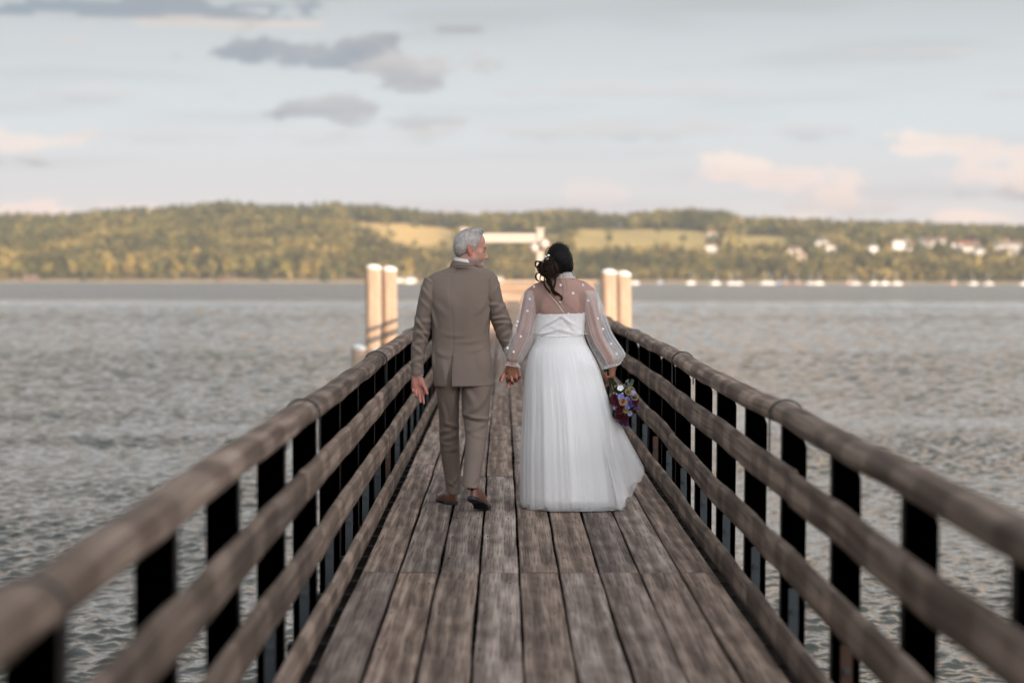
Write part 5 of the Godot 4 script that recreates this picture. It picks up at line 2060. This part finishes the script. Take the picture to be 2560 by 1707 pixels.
	for q in [[0.03, 129, 9, -9, 0.7, 0.45], [0.0, 122, 6, -7, 0.4, 0.5], [0.93, 131, 2, 7, 0.5, 0.5], [0.1, 131, -2, 8, 0.5, 0.5]]:
		cc.add(q[0], q[1], q[2], q[3], q[4], q[5])
	var crows := sleeve(cp, ctab, 60, 120, func(u, s, _n):
		var y := smooth_row(ctab, s)[1]
		return cc.at(u, y) + 0.25 * sin(u * TAU * 13.0 + 2.0 * sin(u * TAU * 2.0)) * smoothstep(0.5, 1.0, s) + (0.3 * sin(u * TAU * 24.0) if s < 0.16 else 0.0))
	var cape := obj("sheer_cape", cp.mesh(), M["sheer_back"], root)
	var col := Mb.new()
	sleeve(col, [[-4.4, 150.4, 7.6, 150.6, 0.2, 6.6, 1.0], [-6.0, 148.2, 9.2, 148.4, 0.2, 7.2, 1.0], [-7.0, 146.4, 10.6, 146.8, 0.0, 7.9, 0.95]], 10, 120, func(u, s, _n): return 0.45 * sin(u * TAU * 19.0 + 2.0 * sin(u * TAU * 3.0)) * (1.2 - s))
	obj("collar", col.mesh(), M["tulle_thin"], cape)
	var hem := Mb.new()
	var hp := PackedVector3Array()
	var hr := PackedFloat32Array()
	for p in crows[-1]:
		hp.append(p)
		hr.append(0.0016)
	hem.tube(hp, hr, 5, false)
	var cl := PackedVector3Array()
	for p in crows[0]:
		cl.append(p)
	hem.tube(cl, hr, 5, false)
	# the fold drawn across the back
	var fp := PackedVector3Array()
	var fr := PackedFloat32Array()
	for k in 25:
		var q := smooth_row([[-9.0, 138.0, 11.0], [-3.5, 132.5, 12.3], [0.5, 127.0, 12.8], [3.2, 123.2, 12.9]], k / 24.0)
		fp.append(cm(q[0], q[1], q[2]))
		fr.append(0.0004 + 0.0026 * sin(PI * k / 24.0))
	hem.tube(fp, fr, 6, false, 1.0, 0.6)
	obj("hem", hem.mesh(), M["sheer_edge"], cape)
	var tabs := [
		[[-22.4, 138.5, -11.0, 139.0, -0.4, 6.4, 1.0], [-25.0, 134.0, -12.4, 130.5, 0, 7.6, 1.0], [-26.4, 127.5, -13.8, 124.5, 0.4, 7.7, 1.0], [-28.4, 120.5, -14.2, 117.0, 0.8, 8.0, 1.0], [-31.2, 112.4, -15.0, 110.0, 0.8, 8.6, 1.0], [-34.2, 104.6, -18.6, 102.4, 0.8, 8.6, 1.0], [-36.2, 98.8, -22.2, 96.8, 0.8, 7.8, 1.0], [-35.4, 95.4, -24.6, 93.4, 0.9, 6.2, 1.0], [-33.4, 94.0, -27.0, 93.0, 1.0, 3.5, 1.0], [-34.0, 92.4, -26.4, 91.4, 1.0, 4.0, 1.0], [-34.8, 91.2, -25.6, 89.9, 1.0, 4.6, 1.0]],
		[[10.2, 138.2, 22.8, 139.0, -0.4, 7.4, 1.0], [12.4, 131.0, 25.6, 134.6, 0, 7.6, 1.0], [14.0, 125.0, 28.0, 127.6, 0.4, 7.8, 1.0], [15.4, 117.2, 30.6, 119.4, 0.8, 8.2, 1.0], [17.2, 109.4, 33.8, 111.4, 1.2, 8.8, 1.0], [20.4, 102.0, 38.2, 104.6, 1.8, 9.0, 1.0], [24.4, 95.6, 41.9, 98.6, 2.4, 8.6, 1.0], [27.0, 90.6, 40.6, 95.4, 2.8, 7.4, 1.0], [28.4, 88.6, 37.4, 91.2, 3.0, 5.4, 1.0], [30.6, 91.6, 36.0, 92.8, 3.0, 3.2, 1.0]]]
	var sl_rows := []
	for k in 2:
		var sm := Mb.new()
		var tbl: Array = tabs[k]
		var rws := sleeve(sm, tbl, 64, 108, func(u, s, _n):
			var g := smoothstep(0.05, 0.4, s) * 0.55 + 0.12
			var end := smoothstep(0.72, 0.86, s)
			return g * (sin(u * TAU * 7.0 + 1.6 * sin(u * TAU * 2.0 + k) + 1.5 * s) * 0.75 + sin(u * TAU * 13.0 + s * 2.0 + k) * 0.4) + end * 0.5 * sin(u * TAU * 23.0))
		sl_rows.append(rws)
		var kept := PackedInt32Array()
		for j in range(0, sm.i.size(), 3):
			if not (within(ctab, sm.v[sm.i[j]]) and within(ctab, sm.v[sm.i[j + 1]]) and within(ctab, sm.v[sm.i[j + 2]])):
				kept.append_array([sm.i[j], sm.i[j + 1], sm.i[j + 2]])
		sm.i = kept
		var so := obj("sleeve", sm.mesh(), M["sheer"], cape)
		var ed := Mb.new()
		var ring := PackedVector3Array()
		var rr := PackedFloat32Array()
		for p in rws[-1 if k == 0 else 54]:
			ring.append(p)
			rr.append(0.0018)
		ed.tube(ring, rr, 5, false)
		# folds where the cloth doubles
		for q in 6:
			var c := 5 + q * 17 + k * 5
			var line := PackedVector3Array()
			var lr := PackedFloat32Array()
			for r in range(6 + (q % 4) * 4, 58 - (q % 3) * 4, 2):
				line.append(rws[r][(c + r / 12) % 108])
				lr.append(0.0011 * sin(PI * clampf((r - 6.0) / 50.0, 0.0, 1.0)) + 0.0002)
			ed.tube(line, lr, 5, false)
		obj("edge", ed.mesh(), M["sheer_edge"], so)
	# small cloth flowers sewn on the tulle
	var spots := [[-17, 141.7], [-0.1, 142.8], [8.2, 137.4], [17.8, 132.7], [-0.4, 132.0], [-19.4, 133.5], [14.6, 142.4], [-27.2, 119], [-27.9, 116.5], [-29.6, 100.2], [-33.6, 103], [27.1, 114], [32.2, 105.1], [-25.0, 110.0], [24.0, 121.0], [36.0, 99.0], [-21.0, 126.0]]
	var fl := flower_mesh(5, 0.0085, 0.3).mesh()
	for q in spots:
		var best := Vector3.ZERO
		var bd := 1e9
		for rws in [crows, sl_rows[0], sl_rows[1]]:
			for row in rws:
				for p in row:
					var d: float = Vector2(p.x - q[0] * 0.01, p.y - q[1] * 0.01).length() - p.z * 0.25
					if d < bd:
						bd = d
						best = p
		var o := obj("cloth_flower", fl, M["lace_white"], cape)
		o.transform = Transform3D(Basis(Vector3.RIGHT, PI * 0.5) * Basis(Vector3.UP, rng.randf() * TAU), best + Vector3(0, 0, 0.002))

	# ---- hair: smooth cap, loose low bun, curls ----
	var gf := Field.new()
	head_field(gf, T, true)
	var hair := Field.new()
	for j in [0, 1]:
		hair.ell(gf.a[j], gf.b[j], T.basis, 0.02)
	hair.ell(T * cm(0, 0.5, 4.6), cm(7.0, 7.5, 5.2), T.basis, 0.03)
	for s in [-1.0, 1.0]:
		hair.ell(T * cm(6.0 * s, -0.5, -0.5), cm(2.0, 5.0, 4.5), T.basis, 0.02)
	hair.ell(T * cm(-4.0, -4.4, 7.6), cm(4.6, 4.4, 3.6), T.basis, 0.03)
	hair.grow = 0.011
	for pl in [Plane(Vector3(0, -0.36, -0.933), 0.045), Plane(Vector3(0, -0.98, 0.2), 0.075)]:
		var nn: Vector3 = T.basis * pl.normal
		hair.planes.append(Plane(nn, pl.d + nn.dot(T.origin)))
	got = hair.nets(bb[0] - Vector3.ONE * 0.02, bb[1] + Vector3.ONE * 0.03, 0.005)
	var hv: PackedVector3Array = got[0]
	var core := T * cm(-5, -5, 6)
	for k in hv.size():
		var d := hv[k] - core
		var a := atan2(d.y, d.x)
		hv[k] += d.normalized() * (0.0012 * sin(a * 46.0 + 3.0 * sin(a * 5.0)) + 0.0008 * sin(a * 97.0))
	var hm := Mb.new()
	hm.raw(hv, got[1], paint(hv, func(p: Vector3) -> Color:
		var d := p - core * 100.0
		var a := atan2(d.y, d.x)
		var n: float = sn2.get_noise_2d(a * 60.0, 3.0)
		return Color(0.008, 0.0065, 0.0065) * (1.0 + n * 0.6)))
	obj("hair", hm.mesh(), M["hair_dark"], root)
	var bun := Mb.new()
	var bc0 := Vector3(-7.8, 153.0, 10.6)
	for k in 120:
		# locks wound round the bun
		var ax := Vector3(rng.randfn() * 0.55, rng.randfn() * 0.55, 1.0).normalized()
		var u := ax.cross(Vector3(0.2, 1, 0.1)).normalized()
		var w := ax.cross(u)
		var rad := rng.randf_range(2.4, 7.2)
		var a0 := rng.randf() * TAU
		var span := rng.randf_range(1.6, 4.0)
		var pts := []
		for j in 6:
			var t := j / 5.0
			var a := a0 + span * t
			var rr := rad * (1.0 - 0.22 * t)
			var p := bc0 + (u * cos(a) * 1.0 + w * sin(a) * 1.0) * rr + ax * sqrt(maxf(0.0, 32.0 - rr * rr)) * 0.62
			pts.append([p.x * 1.0, p.y, p.z])
		var f := rng.randf_range(0.55, 1.9)
		bun.tint = Color(0.020 * f, 0.0115 * f, 0.008 * f)
		strands(bun, pts, 4, 0.24, 0.24, 0.10)
	bun.tint = Color(0.018, 0.010, 0.007)
	var bs := Field.new()
	bs.ell(bc0 * 0.01, cm(6.4, 6.2, 4.4))
	got = bs.nets(cm(-18, 144, 4), cm(2, 162, 18), 0.006)
	bun.raw(got[0], got[1])
	var bo2 := obj("bun", bun.mesh(), M["hair_brown"], root)
	var lk := Mb.new()
	for q in [
			[[[-9, 149.5, 11], [-13.5, 150.2, 11], [-15.8, 148.0, 10.5], [-14.8, 145.4, 10.5], [-11.0, 143.8, 11]], 9, 0.34, 0.19, 0.07],
			[[[-10, 150, 12], [-12.6, 148.2, 12], [-12.8, 145.6, 11.5], [-10.4, 144.2, 12]], 7, 0.3, 0.18, 0.07],
			[[[-8.5, 150, 12], [-8.2, 145.5, 13], [-6.2, 141.5, 13], [-4.0, 138.6, 12.8], [-1.4, 136.4, 12.8], [1.0, 134.2, 12.9], [0.2, 132.4, 12.9]], 20, 0.42, 0.2, 0.05],
			[[[-7.5, 150, 12.5], [-6.6, 146, 13.2], [-5.6, 142.6, 13.2], [-5.2, 139.2, 13], [-3.4, 136.2, 12.8], [-1.0, 136.6, 12.8]], 14, 0.42, 0.18, 0.05],
			[[[-10, 148, 12], [-10.6, 143.5, 12.5], [-9.2, 140.4, 12.5], [-7.6, 138.9, 12.3], [-6.6, 137.2, 12.2]], 11, 0.36, 0.17, 0.05],
			[[[-5.4, 150, 12.5], [-3.6, 146.4, 13], [-3.8, 142.6, 13], [-5.0, 139.4, 12.8]], 11, 0.4, 0.18, 0.06],
			[[[-6.6, 148, 12.5], [-6.4, 140.4, 12.8], [-4.4, 134.8, 12.7], [-1.2, 130.8, 12.6], [-0.2, 129.0, 12.6]], 2, 0.2, 0.14, 0.05],
			[[[-1.4, 146.6, 11.5], [0.8, 142.4, 12.6], [1.6, 137.6, 12.8], [0.9, 133.6, 12.8]], 1, 0.1, 0.12, 0.05],
			[[[1.6, 149, 8], [3.2, 146, 10.5], [4.0, 142, 11.8], [4.3, 138.4, 12.2]], 1, 0.1, 0.10, 0.05],
			[[[6.4, 154.6, 3.0], [7.0, 151.6, 3.6], [8.6, 148.4, 4.4], [10.4, 147.0, 5.0], [10.3, 146.0, 5]], 2, 0.12, 0.12, 0.05],
			[[[6.8, 154.0, 3], [8.4, 152.9, 3.4], [10.2, 152.2, 4]], 2, 0.12, 0.10, 0.04]]:
		var f := rng.randf_range(0.8, 1.3)
		lk.tint = Color(0.018 * f, 0.0105 * f, 0.0072 * f)
		strands(lk, q[0], q[1], q[2], q[3], q[4])
	# stray hairs round the head
	for k in 26:
		var a := rng.randf_range(-0.2, PI + 0.2)
		var c := T * cm(0, 4.0, 0) * 100.0
		var r := 9.3 + rng.randf() * 0.5
		var z := rng.randf_range(-2.0, 7.0)
		var s := 1.0 if rng.randf() < 0.5 else -1.0
		var pts := []
		for j in 4:
			var e := a + s * j * rng.randf_range(0.12, 0.22)
			pts.append([c.x + cos(e) * (r + j * 0.35) * 0.9, c.y + sin(e) * (r + j * 0.3), c.z + z + j * 0.5])
		lk.tint = Color(0.014, 0.009, 0.007)
		strands(lk, pts, 1, 0.05, 0.07, 0.03)
	for q in [[[-12, 157, 12], [-15.2, 157.4, 12], [-16.0, 154.6, 12], [-13.6, 153.2, 13]], [[-4, 158.5, 14], [-6.5, 160.4, 14.5], [-9.4, 159.4, 14.5], [-9.8, 156.6, 14.8]], [[-2.4, 152, 14], [-1.6, 148.6, 14], [-4.2, 146.6, 14], [-7.4, 147.6, 14.5]], [[-12, 151, 13], [-14.6, 151.6, 13], [-15.0, 154.0, 13], [-12.4, 156.0, 14]]]:
		lk.tint = Color(0.022, 0.0125, 0.0085)
		strands(lk, q, 7, 0.35, 0.2, 0.12)
	obj("curls", lk.mesh(), M["hair_brown"], bo2)
	var sp := flower_mesh(5, 0.008, 0.35).mesh()
	for k in 13:
		var t := rng.randf()
		var o := obj("hair_flower", sp, M["pearl"], root)
		o.transform = Transform3D(Basis(Vector3.RIGHT, 1.2 + rng.randfn() * 0.4) * Basis(Vector3.UP, rng.randf() * TAU).scaled(Vector3.ONE * rng.randf_range(0.6, 1.1)), cm(lerpf(-8.6, -13.4, t) + rng.randfn() * 0.6, lerpf(160.4, 155.0, t) + rng.randfn() * 0.9, lerpf(12.2, 13.6, t) + rng.randfn() * 0.3))

# whether a point lies inside a garment tube given by its rows from top to bottom
func within(table: Array, p: Vector3) -> bool:
	var q := p * 100.0
	for k in table.size() - 1:
		var y0: float = (table[k][1] + table[k][3]) * 0.5
		var y1: float = (table[k + 1][1] + table[k + 1][3]) * 0.5
		if q.y <= y0 and q.y > y1:
			var t := (y0 - q.y) / (y0 - y1)
			var l: float = lerpf(table[k][0], table[k + 1][0], t)
			var r: float = lerpf(table[k][2], table[k + 1][2], t)
			var b: float = lerpf(table[k][5], table[k + 1][5], t)
			var x := (q.x - (l + r) * 0.5) / ((r - l) * 0.5)
			var z: float = (q.z - table[k][4]) / b
			return x * x + z * z < 0.97
	return false

func flower_mesh(petals: int, r: float, cup: float) -> Mb:
	var mb := Mb.new()
	for k in petals:
		var a := TAU * k / petals
		var d := Vector3(cos(a), 0, sin(a))
		var e := Vector3(-sin(a), 0, cos(a))
		var rows := []
		for q in 5:
			var t := q / 4.0
			var w := r * (0.18 + 0.50 * sin(PI * minf(1.0, t * 0.86 + 0.05)))
			var row := PackedVector3Array()
			for s in 5:
				var x := s / 4.0 * 2.0 - 1.0
				row.append(d * r * (t - 0.12 * x * x * t) + e * w * x + Vector3(0, r * (cup * t * t + 0.12 * x * x), 0))
			rows.append(row)
		mb.grid(rows, false, true)
	var mid := []
	for q in 4:
		var a := PI * 0.5 * q / 3.0
		var row := PackedVector3Array()
		for s in 9:
			var b := TAU * (s % 8) / 8.0
			row.append(Vector3(cos(b) * cos(a * 0.98), sin(a), sin(b) * cos(a * 0.98)) * r * 0.24)
		mid.append(row)
	mb.grid(mid, true, false)
	return mb

func rose_mesh(r: float) -> Mb:
	var mb := Mb.new()
	for ring in 4:
		var n := 3 + ring
		for k in n:
			var a := TAU * k / n + ring * 0.7
			var rows := []
			for q in 4:
				var t := q / 3.0
				var row := PackedVector3Array()
				for s in 5:
					var x := s / 4.0 * 2.0 - 1.0
					var b := a + x * (1.0 - 0.1 * ring)
					var rad := r * (0.14 + 0.23 * ring) * (0.45 + 0.6 * t * (1.0 + 0.15 * ring))
					row.append(Vector3(cos(b) * rad, r * (0.95 - ring * 0.17) * t - r * 0.1 * x * x * t, sin(b) * rad))
				rows.append(row)
			mb.grid(rows, false, false)
	return mb

func build_bouquet(root: Node3D) -> void:
	rng.seed = 303
	var five := flower_mesh(5, 0.021, 0.22).mesh()
	var small := flower_mesh(6, 0.011, 0.5).mesh()
	var rose := rose_mesh(0.024).mesh()
	var lf := Mb.new()
	var rows := []
	for q in 6:
		var t := q / 5.0
		var w := 0.013 * sin(PI * clampf(t * 0.95 + 0.03, 0, 1))
		rows.append(PackedVector3Array([Vector3(-w, 0.003 - t * t * 0.006, t * 0.055), Vector3(0, -t * t * 0.008, t * 0.055), Vector3(w, 0.003 - t * t * 0.006, t * 0.055)]))
	lf.grid(rows, false, false)
	var leaf := lf.mesh()
	# the head of the bouquet hangs down and out from the hand
	var mid := cm(7.2, -15.5, 2.0)
	var axis := cm(9.0, -20.0, 3.0).normalized()
	var stems := Mb.new()
	for k in 16:
		var o := Vector3(rng.randfn(), 0, rng.randfn()) * 0.007
		stems.tube(PackedVector3Array([cm(-3.2, 6.0, -0.5) + o, cm(0, 0, 0) + o * 0.7, mid * 0.7 + o * 3.0]), PackedFloat32Array([0.0026, 0.0026, 0.002]), 5)
	obj("stems", stems.mesh(), M["leaf_dark"], root)
	for k in 120:
		var d := Vector3(rng.randfn(), rng.randfn(), rng.randfn()).normalized()
		var p := mid + d * cm(8.0, 11.5, 8.0) * rng.randf_range(0.3, 0.92)
		var z := (d + axis * 0.6 + Vector3(rng.randfn(), rng.randfn(), rng.randfn()) * 0.4).normalized()
		var x := z.cross(Vector3(0.3, 0.8, 0.5)).normalized()
		var o := obj("leaf", leaf, M[["leaf_dark", "leaf_green", "leaf_wine", "leaf_wine"][k % 4]], root)
		o.transform = Transform3D(Basis(x, z.cross(x), z).scaled_local(Vector3.ONE * rng.randf_range(0.55, 1.05)), p)
	# pale sprays at the top
	for k in 9:
		var o := obj("leaf", leaf, M["leaf_silver"], root)
		var z := Vector3(rng.randf_range(-0.3, 0.9), rng.randf_range(0.5, 1.0), rng.randf_range(-0.2, 0.6)).normalized()
		var x := z.cross(Vector3(0.1, 0.2, 0.9)).normalized()
		o.transform = Transform3D(Basis(x, z.cross(x), z).scaled_local(Vector3.ONE * rng.randf_range(0.5, 0.8)), mid + cm(rng.randf_range(-1, 6), rng.randf_range(8, 13), rng.randf_range(1, 5)))
	# the flowers one can pick out, then many small ones
	var big := [[-1.5, 9.5, 7.2, "petal_white", 0], [3.2, 6.8, 7.6, "petal_cream", 1], [6.6, 6.2, 6.8, "petal_lilac", 0], [-1.2, 4.2, 8.6, "petal_blue", 0], [2.4, 2.8, 8.8, "petal_blue", 0], [0.0, 1.0, 9.0, "petal_peach", 1], [2.6, -2.0, 8.8, "petal_blue", 0], [5.2, -0.2, 7.8, "petal_violet", 0],
		[4.2, -6.2, 7.8, "petal_lilac", 0], [-3.8, 0.6, 8.2, "petal_wine", 1], [-4.6, -2.4, 7.6, "petal_lilac", 0], [-2.2, -4.4, 8.2, "petal_wine", 1], [-1.8, -8.4, 7.4, "petal_wine", 1], [1.0, -9.6, 6.8, "petal_wine", 1], [-0.6, -12.0, 5.6, "petal_violet", 0], [2.2, -13.2, 4.8, "petal_violet", 0], [7.6, 1.6, 5.8, "petal_wine", 1], [8.2, -2.0, 5.0, "petal_violet", 0], [7.0, 4.0, 6.4, "petal_cream", 1], [5.0, 8.0, 5.2, "petal_cream", 1], [1.8, -4.4, 8.8, "petal_yellow", 0], [4.0, 1.6, 8.6, "petal_violet", 0], [-5.0, 3.4, 7.2, "petal_wine", 1]]
	for q in big:
		var p := mid + cm(q[0], q[1], q[2])
		var y := (Vector3(q[0] * 0.09, q[1] * 0.06, 1.0) + Vector3(rng.randfn(), rng.randfn(), 0) * 0.15).normalized()
		var x := y.cross(Vector3(0, 1, 0.2)).normalized()
		var o := obj("flower", five if q[4] == 0 else rose, M[q[3]], root)
		o.transform = Transform3D(Basis(x, y, x.cross(y)).rotated(y, rng.randf() * TAU).scaled_local(Vector3.ONE * rng.randf_range(0.85, 1.1)), p)
	for k in 90:
		var d := Vector3(rng.randfn(), rng.randfn(), rng.randfn() + 0.5).normalized()
		var p := mid + d * cm(8.6, 13.0, 8.4) * rng.randf_range(0.86, 1.0)
		var x := d.cross(Vector3(0.2, 1, 0.1)).normalized()
		var key: String = ["petal_wine", "petal_wine", "petal_violet", "petal_cream", "petal_wine", "petal_lilac", "petal_dusk", "petal_dusk"][rng.randi() % 8]
		if p.y - mid.y > 0.05:
			key = ["petal_cream", "petal_dusk", "petal_cream", "petal_white"][rng.randi() % 4]
		var o := obj("small_flower", small, M[key], root)
		o.transform = Transform3D(Basis(x, d, x.cross(d)).scaled_local(Vector3.ONE * rng.randf_range(0.6, 1.2)), p)

func build_couple() -> void:
	for q in ["skin_groom", "skin_bride"]:
		var m := mat(q, Color.WHITE, 0.55, 0.4)
		m.vertex_color_use_as_albedo = true
		m.subsurf_scatter_enabled = true
		m.subsurf_scatter_strength = 0.12
	for q in ["hair_grey", "hair_dark", "hair_brown"]:
		var m := mat(q, Color.WHITE, 0.75 if q == "hair_grey" else 0.5, 0.22)
		m.vertex_color_use_as_albedo = true
	cloth_mat("suit_cloth", lin(0.212, 0.163, 0.138), 9.0)
	cloth_mat("shirt_white", lin(0.80, 0.80, 0.82), 9.0)
	mat("button_grey", lin(0.30, 0.29, 0.28), 0.35)
	var sl := mat("shoe_leather", lin(0.115, 0.036, 0.017), 0.28)
	sl.clearcoat_enabled = true
	sl.clearcoat = 0.35
	sl.clearcoat_roughness = 0.25
	mat("shoe_sole", lin(0.012, 0.013, 0.016), 0.6)
	mat("satin_white", lin(0.87, 0.86, 0.87), 0.6, 0.4)
	mat("lace_cloth", lin(0.78, 0.76, 0.77), 0.8, 0.3)
	mat("lace_white", lin(0.86, 0.85, 0.85), 0.8, 0.3)
	mat("pearl", lin(0.78, 0.70, 0.64), 0.3)
	var tu := mat("tulle", lin(0.90, 0.89, 0.90, 0.36), 0.95, 0.1)
	tu.transparency = BaseMaterial3D.TRANSPARENCY_ALPHA
	var tt := mat("tulle_thin", lin(0.90, 0.88, 0.88, 0.30), 0.95, 0.1)
	tt.transparency = BaseMaterial3D.TRANSPARENCY_ALPHA
	var sh := mat("sheer", lin(0.86, 0.82, 0.83, 0.27), 0.95, 0.1)
	sh.transparency = BaseMaterial3D.TRANSPARENCY_ALPHA
	var sb := mat("sheer_back", lin(0.84, 0.77, 0.76, 0.16), 0.95, 0.1)
	sb.transparency = BaseMaterial3D.TRANSPARENCY_ALPHA
	var se := mat("sheer_edge", lin(0.84, 0.82, 0.82, 0.45), 0.95, 0.1)
	se.transparency = BaseMaterial3D.TRANSPARENCY_ALPHA
	for q in [["leaf_dark", 0.018, 0.030, 0.012], ["leaf_green", 0.045, 0.065, 0.022], ["leaf_wine", 0.045, 0.010, 0.014], ["leaf_silver", 0.11, 0.15, 0.12], ["petal_white", 0.72, 0.70, 0.70], ["petal_cream", 0.26, 0.205, 0.11], ["petal_lilac", 0.34, 0.30, 0.50], ["petal_blue", 0.20, 0.25, 0.60], ["petal_peach", 0.42, 0.23, 0.13],
			["petal_violet", 0.085, 0.04, 0.15], ["petal_wine", 0.10, 0.014, 0.022], ["petal_yellow", 0.24, 0.17, 0.03], ["petal_dusk", 0.22, 0.10, 0.09]]:
		var m := mat(q[0], lin(q[1], q[2], q[3]), 0.7, 0.3)
		m.backlight_enabled = true
		m.backlight = Color(0.2, 0.2, 0.2)
	var z := -15.45
	var g := thing("person", "man in a taupe suit walking away, grey head turned to the bride", "person", Vector3(-0.276, deck(z), z))
	build_groom(g)
	var b := thing("person", "bride in a white tulle gown and sheer cape, dark hair in a bun", "person", Vector3(0.363, deck(z), z))
	build_bride(b)
	var q := thing("bouquet", "bouquet of lilac, blue, peach and wine red flowers in the bride's right hand", "bouquet", Vector3(0.363 + 0.325, deck(z) + 0.83, z + 0.045))
	build_bouquet(q)

func _ready() -> void:
	set_camera_and_light()
	make_materials()
	build_lake()
	build_far_shore()
	build_pier()
	build_landing()
	build_village()
	build_boats()
	build_home_shore()
	build_couple()
